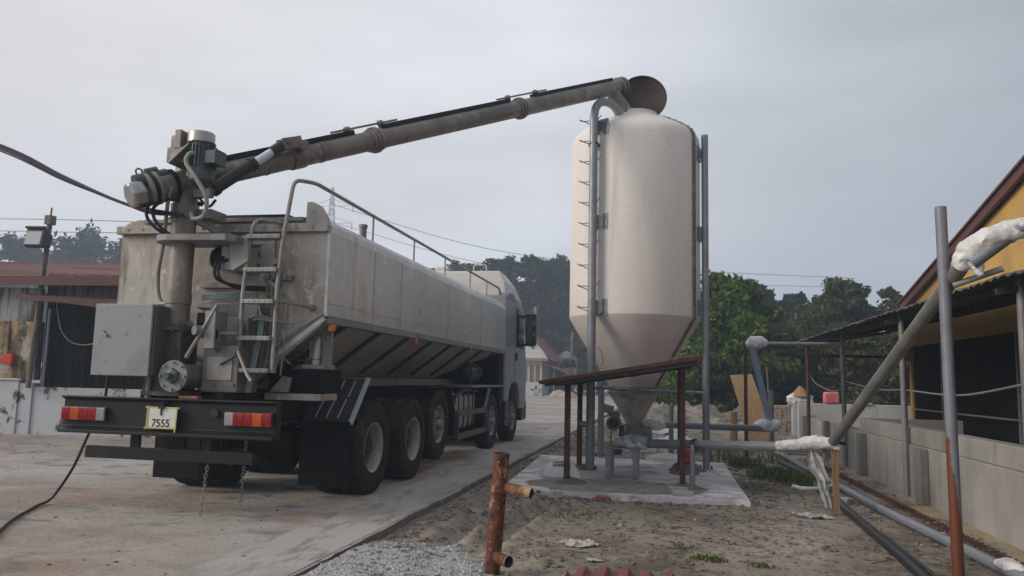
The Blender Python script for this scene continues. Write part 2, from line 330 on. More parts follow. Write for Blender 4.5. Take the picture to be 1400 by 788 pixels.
M['disc_shaded'] = mat('disc_shaded', (.1,.098,.095), .7, .1, [(6,V1,.5,.7,(.17,.165,.155),1)])  # shade of the deep wheel dish put into the disc colour, with paler mottling
M['outlet'] = mat('outlet_metal', (.55,.54,.52), .55, .15, [(4,V1,.45,.65,(.33,.32,.305),1)])
M['rust_cream'] = mat('rust_cream', (.42,.28,.15), .75, .05, [(7,V1,.48,.56,(.2,.075,.03),3,12),(14,V1,.56,.62,(.09,.03,.015),4,10)], bump=(22,.8,.012))
M['new_concrete'] = mat('new_concrete', (.4,.38,.352), .9, 0, [(.6,(1,.6,1),.45,.62,(.25,.22,.195),1),(2.5,(2,.6,1),.52,.66,(.2,.175,.15),2),(6,V1,.56,.7,(.4,.385,.365),3),(60,V1,.58,.7,(.22,.2,.18),4)], bump=(25,.3,.01))
M['mirror_dark'] = mat('mirror_dark', (.09,.11,.09), .12, .3)  # dim greenish reflection put into the glass colour
M['stained_dark'] = mat('stained_dark', (.24,.235,.225), .9, 0, [(3,(1.5,1.5,.12),.42,.54,(.05,.048,.045),2,9),(1.6,(1,1,.4),.5,.62,(.1,.095,.085),1)])
# ================================================================== SETTING
def axis_vals(a, b, step, far, n):
    mid = list(np.arange(a, b + 1e-6, step)); lo = []; hi = []; s = step; x = a
    g = lambda d, k: d * (math.exp(k*5.2/n) - 1) / (math.exp(5.2) - 1)
    lo = [a - g(far + a if a > 0 else far + a, k) for k in range(n, 0, -1)]
    hi = [b + g(far - b, k) for k in range(1, n+1)]
    return lo + mid + hi
def ground_z(x, y):
    z = -.065
    near = max(0, 1 - max(0, abs(y-13)-14)/8) * max(0, 1 - max(0, abs(x-1)-7)/4)
    z += near * (.022*fbm(x*.7, y*.7, 1) + .009*fbm(x*4, y*4, 2) + .006*fbm(x*14, y*14, 3))
    # wheel ruts beside the kerb
    if 4 < y < 12:
        w = min(1, (12-y)/3) * min(1, max(0, y-6.9)/.6)
        cx0 = -1.95 + .1*math.sin(y*.7)
        for off, dp in ((0,-.075),(.42,-.07)):
            d = abs(x - cx0 - off)
            if d < .3:
                z += w*(dp*math.exp(-(d/.1)**2) + .055*math.exp(-((d-.2)/.06)**2))
                z += w*.012*math.sin(y*42 + x*8)*math.exp(-(d/.12)**2)
    # spoil bank behind the silo
    b = 0 if not (-8 < x < 12 and 14 < y < 36) else .95*math.exp(-(((y-25)/2.3)**2)) * (1/(1+math.exp(-(x+1.2)*2.0))) * (1/(1+math.exp((x-3.2)*2.2)))
    b *= .75 + .5*fbm(x*.9, y*.9, 5); z += max(0, b) + (.16*abs(fbm(x*3, y*3, 6))*min(1, b*2) if b > 0.03 else 0)
    if -2.35 < x < 1.1 and 10.15 < y < 15.2: z = min(z, -.05)
    gx = -.95 - .45*max(0, y-5.0) + .25*fbm(x*2, y*2, 4)
    if 3 < y < 7.6 and -2.7 < x < gx:
        z += .05*min(1,(gx-x)*2)*min(1,max(0,7.0+.4*fbm(x*2,1)-y)*2)
    if x < -2.72: z = min(z, -.1)
    return z
xs = axis_vals(-2.9, 5.0, .065, 390, 14); ys = axis_vals(4.4, 27.5, .085, 390, 14)
V = []; nx = len(xs)
for yy in ys:
    for xx in xs:
        V.append((xx, yy, ground_z(xx, yy)))
F = [(j*nx+i, j*nx+i+1, (j+1)*nx+i+1, (j+1)*nx+i) for j in range(len(ys)-1) for i in range(nx-1)]
g = link_mesh('ground', V, F, [0]*len(F), [True]*len(F), M['dirt'], recalc=False)
struct(g, label='brown dirt ground with pebbles and ruts around the silo', cat='ground')

# concrete yard / road, a slab with a broken edge
mb = MB(); ed = []
yy = -6.0
while yy < 150:
    x = -2.66 + (.035*fbm(yy*1.3, 3) + .02*fbm(yy*6, 4) if yy < 40 else 0)
    ed.append((x, yy)); yy += .12 if 4 < yy < 30 else 2.0
for (a, b) in zip(ed[:-1], ed[1:]):
    mb.add([(-70,a[1],0),(a[0],a[1],0),(b[0],b[1],0),(-70,b[1],0)], [(0,1,2,3)], 0)
    mb.add([(a[0],a[1],0),(a[0]+.025,a[1],-.3),(b[0]+.025,b[1],-.3),(b[0],b[1],0)], [(0,1,2,3)], 1)
mb.add([(-70,-6,0),(-70,-6,-.3),(-2.6,-6,-.3),(-2.66,-6,0)], [(0,1,2,3)], 1)
struct(mb.build('road', [M['concrete_road'], M['road_edge']]), label='worn concrete yard the truck is parked on', cat='road')

mb = MB(); pr = None
for yy in np.arange(-5.9, 60, .25):
    row = [(-3.42 + .12*fbm(yy*.6, 8) + .04*fbm(yy*4, 2), yy, .004), (-2.69 + .02*fbm(yy*3, 6), yy, .004)]
    if pr: mb.add([pr[0], pr[1], row[1], row[0]], [(0,1,2,3)])
    pr = row
struct(mb.build('concrete_strip', [M['new_concrete']]), label='smoother newer concrete strip along the kerb', cat='pavement')

# silo foundation slab
mb = MB(); poly = []
P0 = [(-2.2,10.3),(.985,10.24),(.985,15.05),(-2.42,15.1)]
for i in range(4):
    a, b = P0[i], P0[(i+1)%4]
    for k in range(24):
        t = k/24; x = a[0]*(1-t)+b[0]*t; y = a[1]*(1-t)+b[1]*t
        poly.append((x+.018*fbm(x*5,y*5,1), y+.022*fbm(x*5,y*5,2)))
n = len(poly)
mb.add([(x,y,0) for x,y in poly]+[(x+.01*(1 if x>-.5 else -1),y-.01*(1 if y<12 else -1),-.25) for x,y in poly], [tuple(range(n))]+[(i,n+i,n+(i+1)%n,(i+1)%n) for i in range(n)])
struct(mb.build('concrete_pad', [M['pad']]), label='pale concrete foundation pad under the silo', cat='pad')

mb = MB(); pts = []
for k in range(60):
    a = 2*math.pi*k/60; pts.append((-.75+1.25*math.cos(a)*(1+.25*fbm(math.cos(a)*2,math.sin(a)*2,4)), max(10.4, 11.05+.75*math.sin(a)*(1+.3*fbm(math.cos(a)*2,math.sin(a)*2,9))), .004))
mb.add(pts, [tuple(range(60))]); struct(mb.build('dirt_patch', [mat('dirt_film',(.25,.225,.195),.95,0,[(2,V1,.42,.6,(.34,.32,.295),1),(7,V1,.54,.66,(.16,.14,.12),2)],bump=(14,.5,.02))]), label='thin film of trodden dirt over the front of the pad', cat='dirt')

# sandy strip at the foot of the trough wall
mb = MB(); k = 0; pr = None
for yy in np.arange(4.0, 21.2, .25):
    xl = 2.74 + .12*fbm(yy*.8, 9); row = []
    for t in range(6):
        x = xl + (3.33-xl)*t/5
        row.append((x, yy, -.085 + .03*t/5 + .02*fbm(x*4, yy*4, 7)))
    if pr: 
        for t in range(5): mb.add([pr[t],pr[t+1],row[t+1],row[t]], [(0,1,2,3)], 0, True)
    pr = row
struct(mb.build('path', [M['yellow_sand']]), label='yellowish sandy strip along the foot of the trough wall', cat='path')

# ---- loose stuff
ICO_V = None
def rocks(name, pts, mats, flat=.7, seed=1, kind='stuff', extra=None):
    """pts: (x,y,z,size)"""
    rng = np.random.default_rng(seed)
    t = (1+5**.5)/2
    iv = np.array([(-1,t,0),(1,t,0),(-1,-t,0),(1,-t,0),(0,-1,t),(0,1,t),(0,-1,-t),(0,1,-t),(t,0,-1),(t,0,1),(-t,0,-1),(-t,0,1)])/1.9
    fi = np.array([(0,11,5),(0,5,1),(0,1,7),(0,7,10),(0,10,11),(1,5,9),(5,11,4),(11,10,2),(10,7,6),(7,1,8),(3,9,4),(3,4,2),(3,2,6),(3,6,8),(3,8,9),(4,9,5),(2,4,11),(6,2,10),(8,6,7),(9,8,1)])
    P = np.array(pts); n = len(P)
    sc = P[:,3][:,None,None]*rng.uniform(.6,1.3,(n,1,3))*np.array([1,1,flat])
    a = rng.uniform(0,6.28,n); ca, sa = np.cos(a)[:,None], np.sin(a)[:,None]
    v = iv[None]*rng.uniform(.75,1.2,(n,12,1))*sc
    x = v[:,:,0]*ca - v[:,:,1]*sa; y = v[:,:,0]*sa + v[:,:,1]*ca
    v = np.stack([x+P[:,0:1], y+P[:,1:2], v[:,:,2]+P[:,2:3]], 2).reshape(-1,3)
    f = (fi[None] + (np.arange(n)*12)[:,None,None]).reshape(-1,3)
    if extra:
        f = np.concatenate([f, np.array(extra[1])+len(v)]); v = np.concatenate([v, np.array(extra[0])])
    me = bpy.data.meshes.new(name); me.vertices.add(len(v)); me.vertices.foreach_set('co', v.ravel())
    me.loops.add(f.size); me.loops.foreach_set('vertex_index', f.ravel().astype(np.int32))
    me.polygons.add(len(f)); me.polygons.foreach_set('loop_start', np.arange(0,f.size,3,dtype=np.int32))
    me.update(); me.validate(); me.materials.append(mats)
    o = bpy.data.objects.new(name, me); COL.objects.link(o)
    if kind: o['kind'] = kind
    ORG[o.name] = (0,0,0)
    return o
rng = random.Random(3)
pts = []
while len(pts) < 17000:
    y = rng.uniform(4.6, 7.05); x = rng.uniform(-2.62, -.95)
    xr = -.95 - .45*max(0, y-5.0) + .25*fbm(x*2, y*2, 4)
    if x > xr + rng.gauss(0,.06) or y > 6.95 + .3*fbm(x*2, 1) + rng.gauss(0,.08): continue
    pts.append((x, y, ground_z(x,y)+.004, rng.choice([.005,.006,.008,.009,.011,.016])))
gxs = np.arange(-2.62,-.7,.06); gys = np.arange(4.4,7.3,.06); ev=[]; ef=[]
for y in gys:
    for x in gxs:
        xr = -.95 - .45*max(0, y-5.0) + .25*fbm(x*2, y*2, 4); inside = (x < xr+.02) and (y < 6.97+.3*fbm(x*2,1))
        ev.append((x,y,ground_z(x,y)+(.006+.006*fbm(x*20,y*20) if inside else -.05)))
m_ = len(gxs)
for j in range(len(gys)-1):
    for i in range(m_-1):
        a=j*m_+i; ef += [(a,a+1,a+m_+1),(a,a+m_+1,a+m_)]
o = rocks('gravel', pts, M['gravel'], .7, 2, extra=(ev,ef)); o['label'] = 'pale grey crushed gravel spread by the kerb'; o['category'] = 'gravel'
pts = []
for k in range(7500):
    y = 4.6 + 22*rng.random()**1.5; x = rng.uniform(-2.6, 3.2)
    if -2.3 < x < 1.05 and 10.2 < y < 15.15: continue
    if fbm(x*.8, y*.8, 11) < rng.uniform(-.4,.2): continue
    pts.append((x, y, ground_z(x,y)+.004, rng.choice([.006,.008,.01,.014,.018,.03])*(1.0 if y<12 else 1.7)))
for k in range(420):   # broken edge along the slab and the kerb
    t = rng.random()
    if t < .4: x, y = rng.uniform(-2.2,1.0), 10.2 - abs(rng.gauss(0,.16))
    elif t < .55: x, y = 1.02 + abs(rng.gauss(0,.1)), rng.uniform(10.2,15)
    else: x, y = -2.6 + abs(rng.gauss(0,.15)), rng.uniform(6,24)
    pts.append((x, y, ground_z(x,y)+.008, rng.choice([.012,.02,.03,.045])))
o = rocks('pebbles', pts, M['pebble'], .6, 5); o['label'] = 'pebbles and broken stone scattered over the dirt'; o['category'] = 'pebbles'
pts = [(rng.uniform(-14,-2.8), rng.uniform(5,15), .003, rng.choice([.005,.008,.012,.02])) for k in range(520)]
o = rocks('grit', [p for p in pts if fbm(p[0]*.7,p[1]*.7,3) > -.05], M['litter'], .5, 9); o['label'] = 'dark grit and crumbs scattered over the concrete yard'; o['category'] = 'grit'
# leaf litter / twigs
def shards(name, n, area, m, seed, size, zf):
    r = random.Random(seed); mb = MB()
    for k in range(n):
        x, y = area(r)
        if x is None: continue
        a = r.uniform(0,6.28); s = size*r.uniform(.5,1.6); w = s*r.uniform(.15,.5); z = zf(x,y)+.008
        c, d = math.cos(a), math.sin(a); t = r.uniform(-.3,.3)*s
        mb.add([(x-c*s,y-d*s,z),(x+d*w,y-c*w,z+.006+abs(t)*.3),(x+c*s,y+d*s,z+abs(t)),(x-d*w,y+c*w,z+.004)], [(0,1,2,3)])
    o = mb.build(name, m, recalc=False); o['kind'] = 'stuff'; return o
def ar(r):
    x, y = r.uniform(-2.5,3.0), 5 + 17*r.random()**1.4
    if -2.3 < x < 1.05 and 10.2 < y < 15.15: return None, None
    if fbm(x*.6, y*.6, 15) < r.uniform(-.3,.15): return None, None
    return x, y
o = shards('leaf_litter', 5200, ar, M['litter'], 4, .034, ground_z); o['label'] = 'dry leaf litter and twigs scattered on the dirt'; o['category'] = 'litter'

def twigs(n, seed):
    r = random.Random(seed); mb = MB()
    for k in range(n):
        x, y = ar(r)
        if x is None: continue
        a = r.uniform(0,6.28); l = r.uniform(.05,.2); z = ground_z(x,y)+.01; c, d = math.cos(a)*l, math.sin(a)*l; j = r.uniform(-.25,.25)
        mb.tube([(x-c,y-d,z),(x+d*j,y-c*j,z+.012),(x+c,y+d,z+.004)], r.uniform(.003,.006), 4, caps=False)
    o = mb.build('dry_twigs', M['litter'], recalc=False); o['kind'] = 'stuff'; o['label'] = 'dry twigs scattered over the dirt'; o['category'] = 'twigs'
twigs(420, 21)
def grass_patch(spots, name, label):
    r = random.Random(12); mb = MB()
    for (cx, cy, rx, ry, n, h) in spots:
        for k in range(n):
            a = r.uniform(0,6.28); q = math.sqrt(r.random()); x, y = cx + rx*q*math.cos(a), cy + ry*q*math.sin(a); z = ground_z(x,y)-.01
            hh = h*r.uniform(.35,1)*(1.15-q*.6); b = r.uniform(0,6.28); ln = hh*r.uniform(.2,.8); w = .007+.004*r.random()
            p = Vector((-math.sin(b)*w, math.cos(b)*w, 0)); d = Vector((math.cos(b)*ln, math.sin(b)*ln, 0)); o = Vector((x,y,z))
            m1 = o + d*.35 + Vector((0,0,hh*.65)); tp = o + d + Vector((0,0,hh))
            mb.add([o-p,o+p,m1+p*.7,m1-p*.7,tp], [(0,1,2,3),(3,2,4)])
    o = mb.build(name, M['grass'], recalc=False); o['kind'] = 'stuff'; o['label'] = label; o['category'] = 'grass'
grass_patch([(1.75,13.6,.5,.7,700,.26),(2.0,12.9,.35,.5,320,.22),(.34,7.15,.16,.14,130,.08),(.75,7.0,.12,.1,60,.07),(.1,7.6,.15,.12,40,.07),(1.4,15.1,.35,.6,240,.3),(1.15,16.2,.4,.4,120,.35),(2.05,16.6,.3,.7,120,.25),
             (-1.0,8.9,.4,.3,60,.08),(-.2,8.4,.4,.25,40,.06),(1.25,12.0,.2,.6,60,.12),(2.4,9.0,.4,.8,40,.1),(1.1,17.5,.8,.6,160,.25)], 'grass', 'tufts of green grass on the dirt by the pipes')
# ================================================================== FEED TRUCK
XR, XL, XC = -3.58, -6.12, -4.85
truck = thing('bulk_feed_truck', 'large grey five axle feed tank truck with a long discharge boom raised to the silo', 'truck', (XC, 12.0, 0))
T = truck
# tank: upper box with rounded shoulders
prof = [(-1.27,2.06),(1.27,2.06),(1.27,2.98),(1.25,3.06),(1.2,3.12),(1.12,3.15),(1.02,3.15),(.98,3.11),(-.98,3.11),(-1.02,3.15),(-1.12,3.15),(-1.2,3.12),(-1.25,3.06),(-1.27,2.98)]
mb = MB(); mb.prism([(XC+a,b) for a,b in prof], 'y', 7.72, 16.9)
tank = mb.build('tank_body', M['alu_side'], T)
mb = MB()
for y in (9.0, 10.0, 12.3, 14.6, 16.1):
    mb.bx(XR-.001, XR+.0035, y-.012, y+.012, 2.09, 2.97)
mb.bx(XR-.001, XR+.003, 7.75, 16.88, 2.2, 2.206)
mb.build('panel_seam', M['alu_dark'], tank)
mb = MB(); r = random.Random(5)
for row in (2.555, 2.615):
    for k in range(26):
        y = 13.2 + k*.14
        if r.random() < .15: continue
        mb.obx((XR+.002, y, row + (k*.0)), (.008,.016,.016))
for y in (14.57, 14.63):
    for k in range(9): mb.obx((XR+.002, y, 2.15+k*.09), (.008,.014,.014))
o = mb.build('rivets', M['alu_dark'], tank); o['kind'] = 'stuff'
for y0 in (8.6, 10.6, 12.6, 14.6):
    mb = MB(); mb.bx(XC-.45, XC+.45, y0, y0+.9, 3.115, 3.17); mb.build('roof_hatch', M['black_steel'], T, bevel=.01)
mb = MB(); mb.bx(XC-.35, XC+.72, 7.76, 8.4, 3.115, 3.2); mb.build('roof_hatch', M['black_steel'], T, bevel=.01)
# a dark filler hump seen left of the column
mb = MB(); mb.prism([(XC-.98,3.11),(XC-.98,3.17),(XC-.82,3.28),(XC-.62,3.28),(XC-.35,3.16),(XC-.35,3.11)], 'y', 7.95, 8.5); mb.build('roof_hatch', M['black_steel'], T)

# hopper: tapered lower half
t0, t1 = 7.72, 16.75
mb = MB()
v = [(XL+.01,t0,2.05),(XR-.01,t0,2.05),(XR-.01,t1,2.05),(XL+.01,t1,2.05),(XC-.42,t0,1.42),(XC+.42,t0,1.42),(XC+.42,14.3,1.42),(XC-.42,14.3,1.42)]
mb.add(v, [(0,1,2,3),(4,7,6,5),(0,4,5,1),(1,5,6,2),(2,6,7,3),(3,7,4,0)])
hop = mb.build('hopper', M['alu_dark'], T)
for k in range(8):
    y = 8.3 + k*1.12
    f = max(0, min(1, (y-12.6)/3.4))
    zb = 1.47 + .45*max(0, (y-14.3)/2.4)
    xb = XC + .42 + (zb-1.42)*1.333
    mb = MB(); mb.beam((XR-.03, y, 2.045), (xb+.02, y-.02, zb+.02), .11, .07, up=(0,0,1)); mb.build('hopper_rib', M['rib_dark'], T)
# rails
mb = MB(); mb.bx(XR-.05, XR+.035, 7.7, 16.9, 1.985, 2.045); mb.bx(XR-.03, XR+.016, 7.7, 16.9, 2.047, 2.075); mb.build('side_rail', M['galv_dull'], T, bevel=.006)
mb = MB(); mb.bx(XL-.035, XL+.05, 7.7, 16.9, 1.985, 2.045); mb.build('side_rail', M['galv_dull'], T, bevel=.006)
mb = MB()
for s in (1,-1): mb.bx(XC+s*.47-.06, XC+s*.47+.06, 7.95, 15.6, 1.29, 1.41)
mb.build('subframe', M['galv_dull'], T, bevel=.006)
for y in (7.78, 10.6, 13.75, 16.75):
    mb = MB(); mb.bx(XR+.0, XR+.05, y-.045, y+.045, 1.905, 1.98); mb.build('marker_light', M['amber'], T, bevel=.008)
# rear wall and its trim
YR = 7.7
mb = MB()
poly = [(XL,2.06),(XC-.42,1.40),(XC+.42,1.40),(XR,2.06),(XR,3.03),(XR-.03,3.12),(XR-.12,3.24),(XR-.24,3.25),(XR-.26,3.14),(XL+.26,3.14),(XL+.2,3.14),(XL+.1,3.12),(XL+.03,3.08),(XL,3.0)]
mb.prism(poly, 'y', YR-.03, YR+.018)
rw = mb.build('rear_wall', M['alu_rear'], T)
mb = MB(); mb.bx(XL-.03, XR-.005, YR-.1, YR-.033, 2.97, 3.06); mb.build('top_beam', M['alu_rear'], T, bevel=.006)
mb = MB(); mb.bx(XL+.3, XR-.3, YR-.08, YR-.033, 3.09, 3.135); mb.build('top_beam', M['galv_dull'], T, bevel=.006)
for z, x0, x1 in ((2.83,-4.98,-4.3),(2.62,-4.98,-4.12),(2.36,-5.05,-4.12),(2.14,-5.1,-4.2),(1.92,-5.05,-4.3)):
    mb = MB(); mb.bx(x0, x1, YR-.085, YR-.033, z, z+.06); mb.build('stiffener', M['alu_rear'], T, bevel=.004)
mb = MB(); mb.bx(-4.36,-4.2, YR-.075, YR-.033, 2.06, 2.95); mb.build('stiffener', M['alu_rear'], T, bevel=.004)
mb = MB(); mb.bx(-4.86,-4.3, YR-.17, YR-.035, 2.02, 2.17); mb.build('stiffener', M['galv_dull'], T, bevel=.004)
mb = MB(); mb.beam((XR-.002,YR-.03,2.06),(XR-.002,YR-.03,3.0),.035,.035); mb.beam((XR-.01,YR-.03,2.04),(XC+.42,YR-.03,1.4),.05,.05); mb.build('edge_trim', M['edge_bright'], T)
mb = MB(); mb.beam((XR-.05,YR-.02,1.99),(XC+.46,YR-.02,1.36),.06,.05); mb.build('edge_trim', M['galv_dull'], T)
mb = MB(); mb.spline([(XR-.02,YR-.06,2.085),(-3.9,YR-.07,1.9),(-4.15,YR-.07,1.7),(-4.3,YR-.07,1.45)], .014, 6); mb.build('hose', M['hose_teal'], T)
# corner guard plates on the roof edge
mb = MB(); q = [(XR-.27,3.03),(XR-.27,3.3),(XR-.2,3.3),(XR-.1,3.25),(XR-.03,3.15),(XR-.01,3.03)]
mb.prism(q, 'y', YR-.06, YR-.032); mb.build('corner_plate', M['alu_rear'], T)

# handrail along the right roof edge, running on into the ladder
mb = MB()
mb.bend([(-3.985,7.34,1.45),(-3.985,7.34,2.3),(-3.93,7.3,2.82),(-3.84,7.3,3.46),(-3.75,7.62,3.5),(-3.75,16.9,3.46),(-3.75,17.2,3.2)], .022, .1, 10)
for y in (9.3,10.95,12.6,14.3,15.7): mb.cyl((-3.75,y,3.12),(-3.75,y,3.47),.015,8)
mb.build('handrail', M['galv_stone'], T)
mb = MB(); mb.cyl((-3.78,9.05,3.1),(-3.78,9.05,3.32),.045,12); mb.cyl((-3.78,9.05,3.29),(-3.78,9.05,3.33),.055,12); mb.build('vent_pipe', M['galv_dull'], T)
# ladder
mb = MB(); mb.bend([(-4.37,7.34,1.45),(-4.37,7.34,2.3),(-4.32,7.34,2.88),(-4.28,7.34,3.06),(-4.1,7.6,3.06),(-4.1,7.7,3.06)], .022, .09, 10)
lad = mb.build('ladder', M['galv_stone'], T)
for z, xo in ((1.47,0),(1.8,0),(2.18,.015),(2.51,.03),(2.86,.05)):
    mb = MB(); mb.bx(-4.36+xo*.7,-4.0+xo,7.26,7.42,z-.022,z+.022)
    for k in range(6): mb.obx((-4.33+xo+k*.06,7.258,z),(.02,.006,.02),(0,.6,0))
    mb.build('ladder_step', M['galv_stone'], lad, bevel=.004)
mb = MB(); mb.cyl((-3.98,7.34,2.19),(-3.72,7.68,2.15),.017,8); mb.cyl((-3.75,7.63,2.15),(-3.72,7.68,2.15),.035,10); mb.build('ladder_stay', M['galv_dull'], lad)

# ------- vertical auger column
CX, CY = -5.055, 7.25
mb = MB(); mb.lathe([(0,1.9),(.124,1.9),(.124,3.8),(0,3.8)], (CX,CY,0), n=28)
mb.lathe([(.12,2.13),(.132,2.14),(.132,2.26),(.12,2.27)], (CX,CY,0), n=28); colm = mb.build('auger_column', M['column_steel'], T)
mb = MB(); mb.lathe([(.12,3.05),(.142,3.05),(.142,3.2),(.12,3.2)], (CX,CY,0), n=28); mb.lathe([(.12,3.0),(.13,3.0),(.13,3.04),(.12,3.04)], (CX,CY,0), n=28)
mb.bx(CX+.1,CX+.3,CY+.02,CY+.3,3.06,3.16); mb.beam((CX+.12,CY+.05,3.05),(CX+.36,CY+.32,2.9),.06,.08); mb.build('column_collar', M['column_steel'], T)
# slewing plate: disc with a straight arm to the right
mb = MB(); poly = []
for k in range(19):
    a = rad(90 + k*10); poly.append((CX-.02+.24*math.cos(a), CY+.24*math.sin(a)))
poly += [(CX+.62,CY-.2),(CX+.68,CY-.1),(CX+.68,CY+.24)]
mb.prism(poly, 'z', 2.78, 2.85); mb.build('slew_plate', M['galv_dull'], T, bevel=.008)
mb = MB(); mb.bx(CX+.4,CX+.66,CY+.1,CY+.42,2.52,2.775); mb.prism([(CX+.5,2.84),(CX+.72,2.88),(CX+.74,2.6),(CX+.56,2.5)],'y',CY+.05,CY+.09); mb.build('slew_bracket', M['alu_dark'], T, bevel=.006)
mb = MB(); mb.lathe([(0,-.12),(.11,-.12),(.12,-.1),(.12,.1),(.11,.12),(0,.12)], (CX+.36,CY+.25,2.66), 'x', 20); mb.build('slew_motor', M['black_steel'], T)
# base gearbox
mb = MB(); mb.lathe([(0,1.86),(.2,1.86),(.2,1.905),(0,1.905)], (CX,CY,0), n=8, smooth=False)
mb.bx(CX-.15,CX+.15,CY-.13,CY+.17,1.22,1.86)
for s in (-1,1):
    mb.prism([(CX+s*.15,1.24),(CX+s*.22,1.24),(CX+s*.17,1.84),(CX+s*.15,1.84)],'y',CY-.17,CY-.14)
mb.bx(CX-.22,CX+.22,CY-.18,CY+.2,1.19,1.24)
gb = mb.build('base_gearbox', M['rusty_gear'], T, bevel=.006)
for k in range(8):
    a = k*.785+.39; mb = MB(); mb.cyl((CX+.165*math.cos(a),CY+.165*math.sin(a),1.84),(CX+.165*math.cos(a),CY+.165*math.sin(a),1.93),.016,6); mb.build('bolt', M['rusty_gear'], gb)
for k in range(5):
    a = rad(180+k*45); mb = MB(); c, s = math.cos(a), math.sin(a)
    mb.beam((CX+c*.125,CY+s*.125,1.95),(CX+c*.17,CY+s*.17,1.905),.012,.09); mb.build('gusset', M['column_steel'], gb)
# cross auger with bolted end disc
AX, AZ = -4.86, 1.395
mb = MB(); mb.lathe([(0,7.02),(.125,7.02),(.125,7.68),(0,7.68)], (AX,0,AZ), 'y', 24); ca = mb.build('cross_auger', M['column_steel'], T)
mb = MB(); mb.lathe([(0,6.97),(.158,6.97),(.158,7.0),(0,7.0)], (AX,0,AZ), 'y', 28); dsc = mb.build('end_disc', M['galv_dull'], ca)
for k in range(8):
    a = k*.785; mb = MB(); mb.cyl((AX+.135*math.cos(a),6.945,AZ+.135*math.sin(a)),(AX+.135*math.cos(a),6.99,AZ+.135*math.sin(a)),.013,6); mb.build('bolt', M['galv'], ca)
mb = MB(); mb.lathe([(0,6.86),(.035,6.86),(.035,6.9),(.03,6.9),(.03,6.93),(.075,6.94),(.08,6.968),(0,6.968)], (AX,0,AZ), 'y', 6, smooth=False); mb.build('bearing', M['motor_green'], ca)
# chute casting right of it
mb = MB(); mb.bx(-4.72,-4.32,7.25,7.66,1.24,1.72); mb.bx(-4.40,-4.36,7.3,7.5,1.24,1.72); mb.prism([(-4.72,1.72),(-4.32,1.72),(-4.32,2.02),(-4.62,2.02)],'y',7.4,7.66); mb.build('discharge_box', M['column_steel'], T, bevel=.008)
mb = MB(); mb.bx(-4.62,-4.5,7.08,7.3,1.68,2.06); mb.build('lever_plate', M['galv_dull'], T, bevel=.006)
mb = MB(); mb.cyl((-4.5,7.1,2.12),(-4.78,7.05,1.58),.022,10); mb.cyl((-4.7,7.03,1.86),(-4.66,7.11,1.86),.05,16); mb.bx(-4.66,-4.5,7.1,7.14,1.78,1.87); mb.build('clamp_lever', M['galv_dull'], T)
mb = MB(); mb.tube([(-4.3,7.2,1.66),(-4.12,7.1,1.42),(-4.06,7.08,1.36)],.018,8); mb.build('lever_rod', M['galv_dull'], T)
mb = MB(); mb.cyl((-4.52,7.2,1.84),(-4.34,7.24,1.84),.02,8); mb.build('lever_rod', M['galv_dull'], T)
for k in (0,1):
    mb = MB(); mb.bend([(-4.44+.03*k,7.5,1.98-.04*k),(-4.25,7.42,2.05-.04*k),(-3.9,7.5,1.97),(-3.86,7.52,1.97)],.014,.06,8); mb.build('lever_rod', M['galv_dull'], T)
mb = MB()
for k in range(5):
    x = -4.28+k*.06; mb.spline([(-4.3+k*.01,7.62,2.48-k*.05),(x+.02,7.6,2.42-k*.05),(x+.05,7.6,2.2),(x+.04,7.6,1.8),(x+.02,7.58,1.5-k*.02)], .009, 6, seg=6)
mb.build('grease_line', M['galv_dull'], T)
mb = MB()
for k in range(3):
    mb.spline([(-5.0,7.58,2.27-k*.02),(-4.5,7.57,2.29-k*.02),(-4.32,7.55,2.22-k*.03),(-4.25+k*.02,7.5,1.95),(-4.27+k*.02,7.45,1.6),(-4.3+k*.02,7.4,1.24)], .012, 6)
mb.build('hose', M['hose_teal'], T)
# bent conduits hanging round the column
mb = MB(); mb.spline([(-5.05,7.0,3.35),(-5.12,7.05,3.2),(-5.32,7.3,2.8),(-5.5,7.5,2.5),(-5.5,7.55,2.25),(-5.38,7.55,2.14),(-5.22,7.5,2.2),(-5.15,7.45,2.5),(-5.17,7.4,2.76)], .021, 8); mb.build('hose', M['hose_grey'], T)
mb = MB(); mb.spline([(-5.6,7.5,2.13),(-5.45,7.52,2.17),(-5.2,7.45,2.16)], .02, 8); mb.build('hose', M['hose_grey'], T)
mb = MB(); mb.spline([(-4.72,6.92,3.66),(-4.78,6.86,3.64),(-4.8,6.85,3.54),(-4.68,6.86,3.38),(-4.58,6.9,3.18),(-4.63,6.95,3.02),(-4.78,7.0,3.0),(-4.88,7.1,3.08)], .022, 8); mb.build('hose', M['hose_grey'], T)
for k in range(2):
    d = k*.06; mb = MB()
    mb.spline([(-4.92,7.35,3.24-d*.3),(-5.1,7.06,3.23-d*.2),(-5.28+d,6.98,3.15-d*.3),(-5.3+d*1.3,6.98,3.02),(-5.2+d,7.02,2.9),(-5.08+d*.7,7.08,2.83)], .017, 8); mb.build('hydraulic_hose', M['hose_black'], T)
mb = MB(); mb.spline([(-4.88,7.2,3.28),(-4.75,7.2,3.17),(-4.7,7.25,3.25)], .015, 8); mb.build('hydraulic_hose', M['hose_black'], T)
for k in range(2):
    mb = MB(); mb.spline([(-4.62+k*.05,7.35,2.66-k*.03),(-4.68+k*.04,7.3,2.58),(-4.66+k*.04,7.3,2.42),(-4.5,7.45,2.36-k*.02),(-4.26,7.6,2.36-k*.03)], .016, 8); mb.build('hydraulic_hose', M['hose_black'], T)
mb = MB(); mb.spline([(-5.3,7.2,1.43),(-5.22,7.2,1.34),(-5.1,7.2,1.36),(-5.0,7.2,1.45)], .018, 8); mb.build('hose', M['hose_grey'], T)

